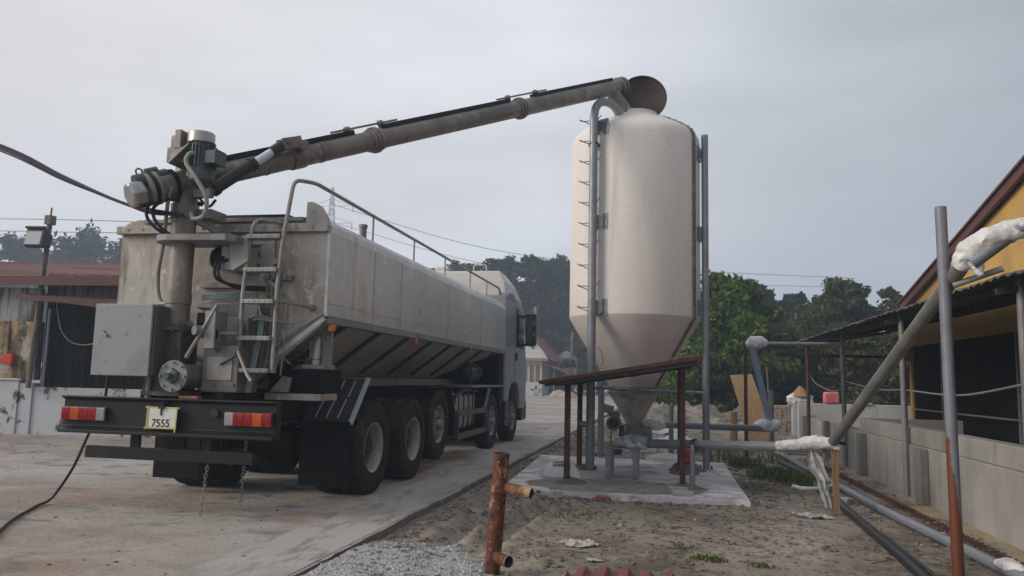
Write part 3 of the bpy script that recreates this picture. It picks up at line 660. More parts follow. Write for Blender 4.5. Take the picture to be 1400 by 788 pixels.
# ------- boom
B0 = Vector((-5.03,7.25,3.47)); B1 = Vector((-.86,13.74,6.80)); bd = (B1-B0).normalized()
bu = (Vector((0,0,1)) - bd*bd.z).normalized()
bp = lambda t, up=0, sd=0: B0 + (B1-B0)*t + bu*up + bd.cross(bu)*sd
mb = MB(); mb.tube([bp(-.045), bp(.15), bp(.5), bp(1.0)], [.125,.125,.128,.135], 24); boom = mb.build('discharge_boom', M['boom_steel'], T)
for t in (.305,.655):
    mb = MB(); mb.cyl(bp(t-.004), bp(t-.0015), .17, 24); mb.cyl(bp(t+.0005), bp(t+.003), .17, 24); mb.cyl(bp(t-.012), bp(t+.012), .145, 24)
    mb.build('coupling_flange', M['boom_steel'], boom)
for a in (.108,.2):
    mb = MB(); mb.cyl(bp(a), bp(a+.002), .133, 24); mb.build('weld_band', M['boom_steel'], boom)
for a, b in ((.02,.268),(.325,.63),(.70,.965)):
    mb = MB(); mb.beam(bp(a,.15), bp(b,.15), .11, .055, up=bu); mb.build('cable_channel', M['black_steel'], boom)
for a, b in ((.23,.36),(.60,.745)):
    mb = MB(); mb.cyl(bp(a,.2), bp(b,.2), .014, 8)
    for t in (a+.03, b-.035): mb.cyl(bp(t,.14), bp(t,.235), .018, 8); mb.cyl(bp(t-.004,.2), bp(t+.004,.2), .035, 10)
    mb.build('tie_rod', M['galv_dull'], boom)
mb = MB(); mb.cyl(bp(.985), bp(.99), .17, 24); mb.cyl(bp(.997), bp(1.003), .17, 24)
for k in range(10):
    a = k*.628; s = bd.cross(bu); p = bp(.994) + (bu*math.cos(a)+s*math.sin(a))*.155; mb.cyl(p-bd*.05, p+bd*.05, .012, 6)
mb.build('end_flange', M['boom_steel'], boom)
mb = MB(); mb.tube([bp(.962,-.05), bp(.972,-.2)+Vector((0,0,-.02)), (-.78,13.86,6.36)], [.12,.125,.13], 20); mb.build('spout', M['column_steel'], boom)
# boom head bracket and lift cylinder
mb = MB(); mb.cyl(bp(.150), bp(.172), .142, 20); mb.beam(bp(.128,.16,.14), bp(.158,.15,.14), .025, .13, up=bu); mb.beam(bp(.128,.16,.26), bp(.158,.15,.26), .025, .13, up=bu); mb.beam(bp(.152,.1,.16), bp(.166,.1,.16), .24, .09, up=bu); mb.cyl(bp(.136,.17,.1), bp(.136,.17,.29), .03, 10)
mb.beam(bp(.155,0,-.15), bp(.175,0,-.15),.03,.24, up=bu); mb.build('lift_bracket', M['boom_steel'], boom, bevel=.006)
c0 = Vector((-4.77,7.22,3.33)); c1 = bp(.138,.17,.2); cd = c1-c0
mb = MB(); mb.tube([c0+cd*.06, c0+cd*.56], .07, 20); mb.tube([c0+cd*.52, c0+cd*.565], .08, 20); mb.tube([c0+cd*.045,c0+cd*.09],.083,20); hc = mb.build('lift_cylinder', M['hose_black'], T)
mb = MB(); mb.tube([c0+cd*.56, c0+cd*.80], .047, 20); mb.build('piston_rod', M['chrome'], hc)
mb = MB(); mb.tube([c0+cd*.79, c0+cd*1.0], .062, 16); mb.build('rod_end', M['hose_black'], hc)
mb = MB(); mb.tube([c0, c0+cd*.07], .045, 12); mb.bx(c0.x-.16,c0.x+.04,c0.y-.04,c0.y+.04,c0.z-.06,c0.z+.03); mb.build('clevis', M['galv_dull'], hc, bevel=.005)
# column head
mb = MB(); mb.cyl((CX,CY,3.76),(CX,CY,3.82),.14,24); mb.bx(CX-.08,CX+.22,CY-.26,CY-.14,3.6,3.76); mb.bx(CX+.0,CX+.07,CY-.26,CY-.1,3.74,3.95); mb.bx(CX-.13,CX-.06,CY-.14,CY+.05,3.8,3.93); mb.bx(CX+.1,CX+.16,CY-.2,CY-.08,3.8,3.94)
mb.beam((CX+.02,CY-.27,3.56),(CX+.24,CY-.27,3.76),.02,.2,up=(0,1,0)); mb.bx(CX+.12,CX+.28,CY-.2,CY-.17,3.46,3.78); mb.build('head_bracket', M['column_steel'], T, bevel=.005)
# green gear motor hanging upright on the head
MX, MY = -4.72, 7.0
mb = MB(); mb.lathe([(0,3.36),(.09,3.36),(.125,3.39),(.13,3.49),(.115,3.5),(.115,3.76),(0,3.76)], (MX,MY,0), n=24)
for k in range(20):
    a = k*math.pi/10; c, s = math.cos(a), math.sin(a); mb.beam((MX+c*.125,MY+s*.125,3.52),(MX+c*.125,MY+s*.125,3.75),.01,.02,up=(c,s,0))
gm = mb.build('gear_motor', M['motor_green'], T)
mb = MB(); mb.bx(MX+.06,MX+.2,MY-.1,MY+.08,3.55,3.69); mb.bx(MX+.195,MX+.215,MY-.11,MY+.09,3.54,3.7); mb.build('terminal_box', M['motor_green'], gm, bevel=.008)
mb = MB(); mb.lathe([(0,3.785),(.135,3.785),(.135,3.885),(.13,3.895),(0,3.895)], (MX-.03,MY,0), n=28); mb.build('motor_cap', M['brushed'], gm)
mb = MB(); mb.lathe([(0,3.755),(.12,3.755),(.12,3.787),(0,3.787)], (MX,MY,0), n=24); mb.build('cooling_gap', M['hub_dark'], gm)
# boom drive motor behind the column, on the boom axis
ax = bd; m0 = B0 - ax*.12
pt = lambda d, up=0, sd=0: B0 - ax*d + bu*up + ax.cross(bu)*sd
mb = MB(); mb.cyl(pt(.16), pt(.42), .105, 20); mb.cyl(pt(.17), pt(.2), .16, 20); mb.cyl(pt(.4), pt(.43), .16, 20); bm = mb.build('boom_motor', M['black_steel'], T)
mb = MB(); mb.cyl(pt(.36), pt(.39), .175, 24); mb.cyl(pt(.44), pt(.47), .168, 24); mb.build('motor_flange', M['galv_dull'], bm)
mb = MB(); mb.tube([pt(.5,-.02), pt(.66,-.02)], .145, 6, smooth=False); mb.build('motor_cap', M['brushed'], bm, bevel=.03)
mb = MB(); mb.cyl(pt(.22,.1), pt(.56,.1), .075, 14); mb.cyl(pt(.3,.17), pt(.42,.17), .045, 10); mb.tube([pt(.45,.16),pt(.45,.21),pt(.48,.23),pt(.51,.21),pt(.51,.16)],.01,6); mb.build('motor_cover', M['motor_green'], bm)
mb = MB(); mb.beam(pt(.3,-.14), pt(.6,-.15), .16, .03, up=bu); mb.build('motor_foot', M['black_steel'], bm)

# small clutter on the rear wall
for k in range(4):
    mb = MB(); x = -4.24+.065*k; mb.cyl((x,7.6,2.46),(x,7.6,2.52),.018,8); mb.cyl((x,7.62,2.49),(x,7.69,2.49),.012,6); mb.build('grease_nipple', M['galv'], T)
mb = MB(); mb.bx(-4.3,-3.98,7.62,7.668,2.44,2.5); mb.build('manifold', M['galv_dull'], T, bevel=.005)
mb = MB(); mb.bx(-4.86,-4.7,7.3,7.5,1.9,2.06); mb.cyl((-4.78,7.28,1.98),(-4.78,7.33,1.98),.05,14); mb.build('valve_body', M['black_steel'], T, bevel=.01)
for (x,z) in ((-4.58,1.66),(-4.36,1.66),(-4.58,1.32),(-4.36,1.32)):
    mb = MB(); mb.cyl((x,7.225,z),(x,7.25,z),.018,6); mb.build('bolt', M['galv_dull'], T)
mb = MB(); mb.bx(-4.66,-4.38,7.236,7.249,1.36,1.6); mb.build('access_cover', M['alu_rear'], T, bevel=.004)
mb = MB(); mb.beam((-4.5,7.22,1.52),(-4.3,7.2,1.62),.02,.012); mb.build('access_latch', M['black_steel'], T)
for k in range(14):
    mb = MB(); mb.lathe([(0,0),(.012,0),(.012,.01),(0,.012)],(0,0,0),n=6); mb.v=[(XL+.12+k*.187+a, YR-.101-c, 3.015+b) for a,b,c in mb.v]; mb.build('bolt', M['galv_dull'], T)
# ------- control cabinet
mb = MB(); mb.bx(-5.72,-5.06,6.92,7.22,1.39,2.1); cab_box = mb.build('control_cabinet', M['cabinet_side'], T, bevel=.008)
mb = MB(); mb.bx(-5.735,-5.08,6.885,6.915,1.385,2.11); mb.build('cabinet_door', M['cabinet'], cab_box, bevel=.008)
mb = MB(); mb.obx((-5.6,6.875,1.8),(.07,.03,.03),(0,.5,0)); mb.cyl((-5.63,6.87,1.82),(-5.63,6.89,1.82),.022,10); mb.obx((-5.24,6.88,2.0),(.05,.004,.012),(0,.3,0)); mb.build('door_handle', M['galv'], cab_box)
mb = MB(); mb.cyl((-5.22,7.1,1.16),(-5.22,7.1,1.4),.028,10); mb.build('cabinet_post', M['hose_teal'], T)
mb = MB(); mb.bx(-5.66,-5.6,7.24,7.66,1.6,1.66); mb.bx(-5.2,-5.14,7.24,7.66,1.6,1.66); mb.build('cabinet_bracket', M['chassis'], T)

# ------- bumper
BY = 7.0; bx0, bx1 = -6.12, -3.735
mb = MB()
prof = [(BY+.12,1.17),(BY-.03,1.17),(BY-.03,1.155),(BY+.02,1.13),(BY+.02,.87),(BY-.05,.83),(BY-.05,.8),(BY+.12,.8)]
mb.prism(prof, 'x', bx0, bx1); bump = mb.build('bumper', M['bumper'], T, bevel=.005)
for x0, order in ((-6.1,('r','a','r','r','w')),(-4.26,('w','r','r','a','r'))):
    wds = {5:.1}
    mb = MB(); w = .5; mb.bx(x0-.006, x0+w+.006, BY-.02, BY+.022, .925, 1.06); tl = mb.build('tail_light', M['plastic_black'], T, bevel=.004)
    x = x0
    for k, c in enumerate(order):
        ww = .095 if c == 'w' else (.1 if c == 'a' else .1016)
        mb = MB(); mb.bx(x+.001, x+ww-.001, BY-.036, BY-.021, .93, 1.055); x += ww
        for q in range(5): mb.tube([(x-ww+ww*(q+.5)/5,BY-.036,.936),(x-ww+ww*(q+.5)/5,BY-.036,1.049)],ww*.075,6)
        mb.build('lens', {'r':M['red_lens'],'a':M['amber'],'w':M['white_lens']}[c], tl, bevel=.004)
mb = MB(); mb.bx(-5.105,-4.775,BY-.045,BY-.038,.872,1.088); npl = mb.build('number_plate', M['plate_white'], T)
mb = MB(); a0,a1,b0,b1,yy = -5.105,-4.775,.872,1.088,BY-.0465
mb.bx(a0-.02,a1+.03,yy-.001,yy,b1-.014,b1-.0); mb.bx(a0-.025,a1+.005,yy-.001,yy,b0+.0,b0+.015); mb.beam((a0+.004,yy-.003,b0-.005),(a0+.012,yy-.003,b1+.01),.015,.002,up=(0,1,0)); mb.beam((a1-.008,yy-.003,b0-.03),(a1+.004,yy-.003,b1+.0),.015,.002,up=(0,1,0)); mb.build('plate_tape', M['plate_yellow'], npl)
def text_mesh(name, body, size, loc, rot, m, parent, label=None, sx=1, extr=.0006):
    cu = bpy.data.curves.new(name, 'FONT'); cu.body = body; cu.size = size; cu.align_x = 'CENTER'; cu.align_y = 'CENTER'; cu.extrude = extr; cu.offset = size*.012
    to = bpy.data.objects.new(name, cu); COL.objects.link(to); bpy.context.view_layer.update()
    me = bpy.data.meshes.new_from_object(to.evaluated_get(bpy.context.evaluated_depsgraph_get())); bpy.data.objects.remove(to)
    Mx = Matrix.Translation(loc) @ rot @ Matrix.Diagonal((sx,1,1,1))
    V = [tuple(Mx @ v.co) for v in me.vertices]; F = [list(p.vertices) for p in me.polygons]
    return link_mesh(name, V, F, [0]*len(F), [False]*len(F), m, parent, label, recalc=False)
RX90 = Matrix.Rotation(rad(90),4,'X')
text_mesh('plate_digits', '7555', .105, (-4.945,BY-.0475,.925), RX90, M['ink'], npl, sx=.97)
mb = MB(); mb.cyl((-4.94,BY-.06,1.11),(-4.94,BY+.0,1.12),.028,10); mb.beam((-4.94,BY-.052,1.1),(-4.945,BY-.052,1.005),.014,.008,up=(0,1,0)); mb.obx((-4.94,BY-.055,1.085),(.055,.03,.03)); mb.build('plate_lamp', M['plastic_black'], T)
mb = MB(); mb.cyl((-4.39,BY-.005,1.04),(-4.39,BY+.03,1.04),.045,16); mb.build('socket', M['plastic_black'], T)
mb = MB(); mb.obx((-4.72,7.08,1.185),(.2,.09,.03),(0,0,.05)); mb.build('reflector_strip', mat('faded_red',(.4,.16,.13),.6), T, bevel=.008)
mb = MB(); mb.bx(-5.88,-4.0,7.08,7.16,.545,.665); mb.build('underrun_bar', M['black_steel'], T, bevel=.006)
for x in (-5.33,-4.52):
    mb = MB(); mb.bx(x-.05,x+.05,7.1,7.14,.66,.82); mb.build('underrun_bracket', M['black_steel'], T)
mb = MB(); mb.bx(-5.05,-4.84,7.2,7.26,.55,.82); mb.build('tow_plate', M['black_steel'], T)
def chain(x, y, z0, z1, lean):
    mb = MB(); n = int((z1-z0)/.036)
    for k in range(n):
        z = z1 - k*.036; c = Vector((x + lean*k/n + .004*math.sin(k), y + .003*math.cos(k*2), z)); a = (k%2)*math.pi/2 + .6
        s = Vector((math.cos(a),math.sin(a),0)); pts = []
        for q in range(8):
            t = q*math.pi/4; pts.append(c + s*(.0145*math.cos(t)) + Vector((0,0,.026*math.sin(t))))
        pts.append(pts[0]); mb.tube(pts, .0045, 5, caps=False)
    mb.build('hanging_chain', M['galv_dull'], T)
chain(-4.5, 7.12, .0, .56, -.05); chain(-4.52, 7.85, .0, .7, -.02)

# ------- rear platform pieces
mb = MB(); mb.bx(-4.28,-3.62,7.75,8.15,1.165,1.235); mb.build('support_shelf', M['alu_rear'], T, bevel=.005)
mb = MB(); mb.bx(-4.3,-3.94,7.85,8.3,1.24,1.49); mb.bx(-3.935,-3.66,7.8,8.35,1.16,1.495); mb.build('hydraulic_pack', M['black_flap'], T, bevel=.008)
mb = MB(); mb.bx(-3.92,-3.66,7.85,8.15,1.5,1.55); mb.build('pump_base', M['galv'], T, bevel=.005)
mb = MB(); mb.lathe([(0,1.55),(.075,1.55),(.075,1.6),(.062,1.61),(.062,1.84),(.05,1.87),(0,1.87)], (-3.81,7.98,0), n=18)
for k in range(12):
    a = k*.5236; mb.beam((-3.81+.066*math.cos(a),7.98+.066*math.sin(a),1.62),(-3.81+.066*math.cos(a),7.98+.066*math.sin(a),1.82),.008,.016,up=(math.cos(a),math.sin(a),0))
mb.build('pump_motor', M['brushed'], T)
mb = MB(); mb.bx(-3.73,-3.63,7.95,8.0,1.5,1.98); mb.build('lamp_post', M['galv_dull'], T)
mb = MB(); mb.spline([(-4.1,7.9,1.5),(-4.05,7.8,1.62),(-3.98,7.82,1.7),(-3.92,7.9,1.64),(-3.97,7.95,1.55)],.02,7); mb.build('hydraulic_hose', M['hose_black'], T); mb = MB(); mb.spline([(-4.16,7.85,1.5),(-4.1,7.78,1.58),(-4.0,7.8,1.6),(-3.9,7.9,1.58)],.018,7); mb.build('hydraulic_hose', M['hose_black'], T); mb = MB(); mb.spline([(-4.2,7.85,1.52),(-4.2,7.75,1.6),(-4.12,7.74,1.66)],.014,7); mb.build('hydraulic_hose', M['hose_black'], T)
mb = MB(); mb.cyl((-4.2,7.7,1.62),(-4.1,7.75,1.54),.014,7); mb.cyl((-4.07,7.7,1.62),(-4.0,7.75,1.55),.014,7); mb.prism([(-4.2,1.25),(-3.98,1.25),(-3.95,1.4),(-4.05,1.42)],'y',7.7,7.72); mb.build('valve_lever', M['galv_dull'], T)

# ------- chassis
mb = MB()
for s in (1,-1): mb.bx(XC+s*.43-.04, XC+s*.43+.04, 7.12, 18.9, .93, 1.24)
for y in (7.3,8.2,10.0,11.4,13,14.8,16.8): mb.bx(XC-.39, XC+.39, y-.05, y+.05, .95, 1.2)
ch = mb.build('chassis', M['chassis'], T)
for y in (9.25,10.77,12.14,15.97,18.15):
    z = .71 if y == 12.14 else .565
    mb = MB(); mb.lathe([(0,-1.05),(.085,-1.05),(.095,-.5),(.1,0),(.095,.5),(.085,1.05),(0,1.05)], (XC,y,z), 'x', 14)
    if y < 11: mb.lathe([(0,-.28),(.2,-.25),(.24,0),(.2,.25),(0,.28)], (XC,y,z), 'x', 16)
    for s in (1,-1): mb.bx(XC+s*.43-.045, XC+s*.43+.045, y-.65, y+.65, z+.13, z+.2)
    mb.build('axle', M['chassis'], T)
mb = MB(); mb.cyl((XC+.1,8.9,1.08),(XC+.55,8.9,1.08),.14,14); mb.cyl((XC-.6,11.3,.75),(XC+.6,11.3,.75),.13,14); mb.bx(XC-.6,XC-.1,13.0,14.5,.55,.9); mb.build('air_reservoir', M['chassis'], T)
# rear mudguards and flaps
for s in (1,-1):
    xo, xi = XC+s*1.25, XC+s*.64
    mb = MB(); mb.prism([(8.53,.9),(8.55,.885),(9.03,1.37),(9.0,1.4)], 'x', min(xo,xi), max(xo,xi)); mg = mb.build('mudguard', M['guard_plate'], T)
    for k in range(3):
        x = xi + s*(.14+.14*k)
        for a,b in ((.08,.5),(.55,.95)):
            p = Vector((x+s*.04*a,8.53,.9)); q = Vector((x+s*.04,9.0,1.4)); mb = MB(); mb.beam(p+(q-p)*a+Vector((0,-.008,.008)), p+(q-p)*b+Vector((0,-.008,.008)), .012, .012); mb.build('bright_rib', M['chrome'], mg)
    mb = MB(); mb.beam((xo,8.505,.885),(xo,9.0,1.41),.05,.03); mb.build('edge_strip', M['chrome'], mg)
    mb = MB(); mb.bx(min(xo,xi),max(xo,xi),8.5,8.512,.17,.9) ; mb.bx(min(xo,xi)-.003,max(xo,xi)+.003,8.49,8.525,.865,.91); mb.build('mud_flap', M['black_flap'], T)
    mb = MB(); mb.prism([(11.2,1.3),(11.25,1.3),(11.25,1.28),(11.62,1.28),(11.62,1.3),(12.7,1.3),(12.95,.95),(13.05,.45),(13.02,.45),(12.92,.93),(12.66,1.27),(11.2,1.27)],'x',min(xo,xi)+.0,max(xo,xi)); mb.build('mudguard', M['black_flap'], T)

# ------- wheels
def tyre_prof(R, w, rimr):
    h = w/2; p = [(rimr, -h*.78), (rimr+.03, -h*.92), (R*.80, -h*1.0), (R*.93, -h*.95), (R*.985, -h*.86)]
    for gx in (-.56,-.2,.2,.56):
        p += [(R, h*(gx-.06)), (R-.022, h*(gx-.05)), (R-.022, h*(gx+.05)), (R, h*(gx+.065))]
    p += [(R*.985, h*.86), (R*.93, h*.95), (R*.80, h*1.0), (rimr+.03, h*.92), (rimr, h*.78)]
    return p
def make_wheel(c, dual, s, rimm):
    """s=+1: outer face to +X.  Origin at the hub."""
    R = .565; rr = .285
    mb = MB()
    if dual:   # deep dish
        mb.lathe([(rr+.02,.145*s),(rr,.135*s),(rr-.012,.12*s),(rr-.015,.06*s),(rr-.03,.015*s)], (0,0,0), 'x', 36)
        mb.lathe([(rr+.02,.145*s),(rr+.02,-.145*s)], (0,0,0), 'x', 36)
    else:
        mb.lathe([(rr+.02,.135*s),(rr,.13*s),(rr-.025,.1*s),(rr-.04,.07*s),(.22,.10*s),(.17,.125*s),(.13,.12*s),(.125,.05*s),(0,.05*s)], (0,0,0), 'x', 36)
        mb.lathe([(rr+.02,.135*s),(rr+.02,-.135*s)], (0,0,0), 'x', 36)
    V, F, MI, SM = mb.v, mb.f, mb.mi, mb.sm
    w = MBlocal(mb, 'wheel', rimm, c, T)
    def sub(mbx, name, m):
        q = MBlocal(mbx, name, m, (0,0,0), w, raw=True); return q
    t = MB(); t.lathe(tyre_prof(R, .30, rr), (0,0,0), 'x', 56)
    for k in range(84):   # tread blocks on the shoulders
        a = 2*math.pi*k/84
        for sd in (-1,1):
            c2, s2 = math.cos(a), math.sin(a)
            t.beam((sd*.085,c2*(R-.006),s2*(R-.006)),(sd*.132,c2*(R-.012),s2*(R-.012)),.022,.022,up=(0,c2,s2))
    sub(t, 'tyre', M['rubber'])
    if not dual:
        t = MB(); t.lathe([(0,.19*s),(.06,.19*s),(.075,.17*s),(.08,.06*s),(0,.05*s)],(0,0,0),'x',18)
        sub(t, 'hub', M['rim_dirty'])
        for k in range(10):
            t = MB(); a = k*.6283; c2, s2 = math.cos(a)*.19, math.sin(a)*.19; t.cyl((.085*s,c2,s2),(.155*s,c2,s2),.017,6); sub(t, 'wheel_nut', M['galv'])
        for k in range(10):
            t = MB(); a = k*.6283+.31; c2, s2 = math.cos(a)*.226, math.sin(a)*.226; t.cyl((.07*s,c2,s2),(.1045*s,c2,s2),.024,10); sub(t, 'hand_hole', M['hub_dark'])
    else:
        t = MB(); t.lathe([(rr-.031,.014*s),(.2,-.02*s),(.1,-.02*s),(0,-.02*s)],(0,0,0),'x',30); sub(t, 'disc', M['disc_shaded'])
        t = MB(); t.lathe([(0,.09*s),(.09,.09*s),(.1,.06*s),(.105,-.01*s),(0,-.01*s)],(0,0,0),'x',18)
        for k in range(10):
            a = k*.6283; c2, s2 = math.cos(a)*.165, math.sin(a)*.165; t.cyl((-.03*s,c2,s2),(.03*s,c2,s2),.016,6)
        sub(t, 'hub', M['hub_dark'])
    return w
def MBlocal(mb, name, m, loc, parent, raw=False):
    me = bpy.data.meshes.new(name); me.from_pydata(mb.v, [], mb.f)
    me.polygons.foreach_set('use_smooth', mb.sm); me.materials.append(m)
    import bmesh
    b = bmesh.new(); b.from_mesh(me); bmesh.ops.remove_doubles(b, verts=b.verts, dist=1e-5); bmesh.ops.recalc_face_normals(b, faces=b.faces); b.to_mesh(me); b.free()
    for e in me.edges: pass
    o = bpy.data.objects.new(name, me); COL.objects.link(o); o.parent = parent
    o.location = loc if raw else Vector(loc) - Vector(ORG[parent.name])
    md = o.modifiers.new('Split','EDGE_SPLIT'); md.split_angle = rad(38)
    return o
xo, xi = 1.12, .785
protoD = {}; protoS = {}
for s in (1,-1):
    first = None
    for y in (9.25,10.77):
        for xx in (xo, xi):
            loc = (XC+s*xx, y, .565); face = s if xx == xo else -s
            key = face
            if key not in protoD: protoD[key] = make_wheel(loc, True, face, M['rim'])
            else:
                c = copy_tree(protoD[key], T); c.location = Vector(loc) - Vector(ORG[T.name])
            if xx == xi: pass
    for y in (12.14,15.97,18.15):
        loc = (XC+s*1.09, y, .70 if y == 12.14 else .565)
        if s not in protoS: protoS[s] = make_wheel(loc, False, s, M['rim_dirty'])
        else:
            c = copy_tree(protoS[s], T); c.location = Vector(loc) - Vector(ORG[T.name])

# ------- right side gear between the axles
mb = MB(); fz0, fz1 = .5, 1.16
poly = []
for (cx2, cz, a0) in ((-3.86,fz1-.1,0),(-4.3,fz1-.1,90),(-4.3,fz0+.1,180),(-3.86,fz0+.1,270)):
    for k in range(6): a = rad(a0+k*18); poly.append((cx2+.1*math.cos(a), cz+.1*math.sin(a)))
mb.prism(poly, 'y', 13.45, 15.0); ft = mb.build('fuel_tank', M['tank_silver'], T, bevel=.02)
for y in (13.8,14.15,14.5,14.82):
    mb = MB(); mb.prism([((a+4.08)*1.04-4.08,(b-.83)*1.03+.83) for a,b in poly], 'y', y-.022, y+.022); mb.build('tank_strap', M['black_steel'], ft)
mb = MB(); mb.beam((-3.6,13.1,.82),(-3.6,15.3,.82),.05,.1); mb.beam((-3.6,13.1,.42),(-3.6,15.3,.44),.05,.1); mb.beam((-3.6,13.12,.4),(-3.6,13.12,.86),.05,.08,up=(1,0,0)); mb.beam((-3.6,15.25,.4),(-3.6,15.25,.86),.05,.08,up=(1,0,0))
mb.beam((-3.62,13.0,.85),(-3.62,12.75,1.28),.04,.04); mb.bx(-4.3,-3.62,13.05,13.11,.42,.86); mb.build('side_guard', M['guard_plate'], T, bevel=.005)
mb = MB(); mb.bx(-4.2,-3.6,14.15,17.0,1.265,1.305); mb.beam((-3.62,15.62,1.25),(-3.62,15.28,.86),.05,.05); mb.build('side_step', M['galv'], T, bevel=.008)
mb = MB(); mb.prism([(13.25,.98),(13.3,1.14),(13.7,1.22),(14.2,1.24),(15.0,1.2),(15.0,1.17),(14.2,1.2),(13.7,1.18),(13.34,1.1),(13.3,.98)],'x',-3.72,-3.68); mb.build('cable_loom', M['hose_black'], T)
for y in (15.97,):
    for s in (1,-1):
        a0, a1 = sorted((XC+s*1.25, XC+s*.9)); mb = MB(); pl = []
        for k in range(9): a = rad(180-k*22.5); pl.append((y+.68*math.cos(a), .6+.62*math.sin(a)))
        pl2 = [((q[0]-y)*.96+y,(q[1]-.6)*.96+.6) for q in reversed(pl)]
        mb.prism(pl+pl2, 'x', a0, a1); mb.build('mudguard', M['black_flap'], T)
mb = MB(); mb.bx(-4.3,-3.66,15.2,15.24,.2,.8); mb.build('mud_flap', M['black_flap'], T)
mb = MB(); mb.bx(-3.95,-3.62,16.55,16.95,.45,1.22); mb.build('battery_box', M['black_flap'], T, bevel=.01)
mb = MB(); mb.lathe([(0,15.1),(.1,15.1),(.19,15.16),(.2,15.25),(.2,15.95),(.19,16.04),(.1,16.1),(0,16.1)], (-4.05,0,1.55), 'y', 24); mb.cyl((-4.05,15.5,1.73),(-4.05,15.5,1.83),.05,10); mb.build('air_tank', M['green_tank'], T)
mb = MB(); mb.bx(-5.7,-3.66,16.5,17.0,1.25,2.0); mb.bx(-3.95,-3.64,16.6,17.02,1.3,1.9); mb.build('cab_back_frame', M['black_flap'], T, bevel=.01)

# ------- cab
mb = MB()
cy0, cy1 = 17.03, 19.62
side = [(cy0,.95),(cy0+.5,.95),(cy0+.55,1.15),(cy0+.8,1.33),(cy0+1.15,1.38),(cy0+1.5,1.33),(cy0+1.75,1.1),(cy0+1.8,.72),(cy1+.02,.72),(cy1+.05,1.5),(cy1-.12,2.35),(cy1-.55,3.2),(cy1-.75,3.32),(cy0,3.32)]
mb.prism(side, 'x', XC-1.255, XC+1.255); cabm = mb.build('cab', M['cab_paint'], T, bevel=.03)
# roof fairing
mb = MB(); v = []
for (x,inset) in ((-1,0),(1,0)):
    pass
a = 1.25; b = 1.08
low = [(-a,cy0),(a,cy0),(a,cy1-.62),(a*.9,cy1-.5),(-a*.9,cy1-.5),(-a,cy1-.62)]
mid = [(-a*.97,cy0+.0),(a*.97,cy0+.0),(a*.97,cy0+1.25),(a*.85,cy0+1.4),(-a*.85,cy0+1.4),(-a*.97,cy0+1.25)]
top = [(-b,cy0+.03),(b,cy0+.03),(b*.97,cy0+.75),(b*.8,cy0+.95),(-b*.8,cy0+.95),(-b*.97,cy0+.75)]
for ring, z in ((low,3.3),(mid,3.62),(top,3.88)): v += [(XC+x,y,z) for x,y in ring]
mb.add(v, [tuple(range(5,-1,-1)), tuple(range(12,18))] + [(r6*6+i, r6*6+(i+1)%6, (r6+1)*6+(i+1)%6, (r6+1)*6+i) for r6 in (0,1) for i in range(6)])
fair = mb.build('roof_fairing', M['cab_white'], cabm, bevel=.04)
mb = MB(); mb.bx(XC-.5,XC-.25,17.2,17.5,3.86,4.0); mb.build('roof_lamp', M['cab_white'], cabm, bevel=.03)
mb = MB(); mb.bend([(XC+.45,17.1,3.86),(XC+.45,17.1,4.02),(XC+.75,17.1,4.02),(XC+.75,17.1,3.86)],.015,.06,6); mb.build('roof_rail', M['cab_white'], cabm)
for s in (1,-1):
    X = XC+s*1.257
    mb = MB(); w = [(cy0+1.25,2.22),(cy1-.32,2.15),(cy1-.42,2.52),(cy1-.72,3.1),(cy0+1.25,3.14)]
    mb.prism(w, 'x', min(X,X+s*.006), max(X,X+s*.006)); mb.build('side_window', M['glass_dark'], cabm)
    mb = MB(); mb.bx(min(X,X+s*.005),max(X,X+s*.005),cy0+1.1,cy0+1.115,1.42,3.2); mb.bx(min(X,X+s*.004),max(X,X+s*.004),cy0+.02,cy0+1.1,1.75,1.76); mb.bx(min(X,X+s*.004),max(X,X+s*.004),cy0+1.12,cy1-.02,1.62,1.63); mb.build('door_seam', M['plastic_black'], cabm)
    mb = MB(); mb.bx(min(X,X+s*.03),max(X,X+s*.03),cy0+1.2,cy0+1.36,1.88,2.06); mb.build('door_handle', M['plastic_black'], cabm, bevel=.01)
    mb = MB(); mb.bx(min(X,X+s*.015),max(X,X+s*.015),cy0+.3,cy0+.85,3.33,3.4); mb.bx(min(X,X+s*.012),max(X,X+s*.012),cy0+.05,cy0+1.2,3.27,3.32); mb.build('roof_stripe', M['galv'], cabm)
    mb = MB(); mb.bx(min(X,X+s*.05)+ (0 if s>0 else 0),max(X,X+s*.05),19.02,19.12,2.95,3.03); mb.beam((X,19.1,3.0),(X+s*.3,19.0,3.05),.05,.06); mb.beam((X,19.15,2.3),(X+s*.28,19.0,2.28),.05,.06)
    mb.bx(min(X+s*.1,X+s*.36),max(X+s*.1,X+s*.36),18.9,19.05,2.28,3.06); mir = mb.build('mirror', M['plastic_black'], cabm, bevel=.04)
    mb = MB(); mb.bx(min(X+s*.13,X+s*.27),max(X+s*.13,X+s*.27),18.885,18.895,2.36,2.98); mb.build('mirror_glass', M['mirror_dark'], mir)
    mb = MB(); mb.bx(min(X+s*.29,X+s*.34),max(X+s*.29,X+s*.34),18.886,18.896,2.5,2.6); mb.bx(min(X+s*.29,X+s*.34),max(X+s*.29,X+s*.34),18.886,18.896,2.75,2.87); mb.build('mirror_glass', M['timber_grey'], mir)
mb = MB(); mb.prism([(cy1+.01,1.62),(cy1+.06,1.62),(cy1-.09,2.38),(cy1-.53,3.22),(cy1-.58,3.2),(cy1-.15,2.34)], 'x', XC-1.12, XC+1.12); mb.build('windscreen', M['glass_dark'], cabm)
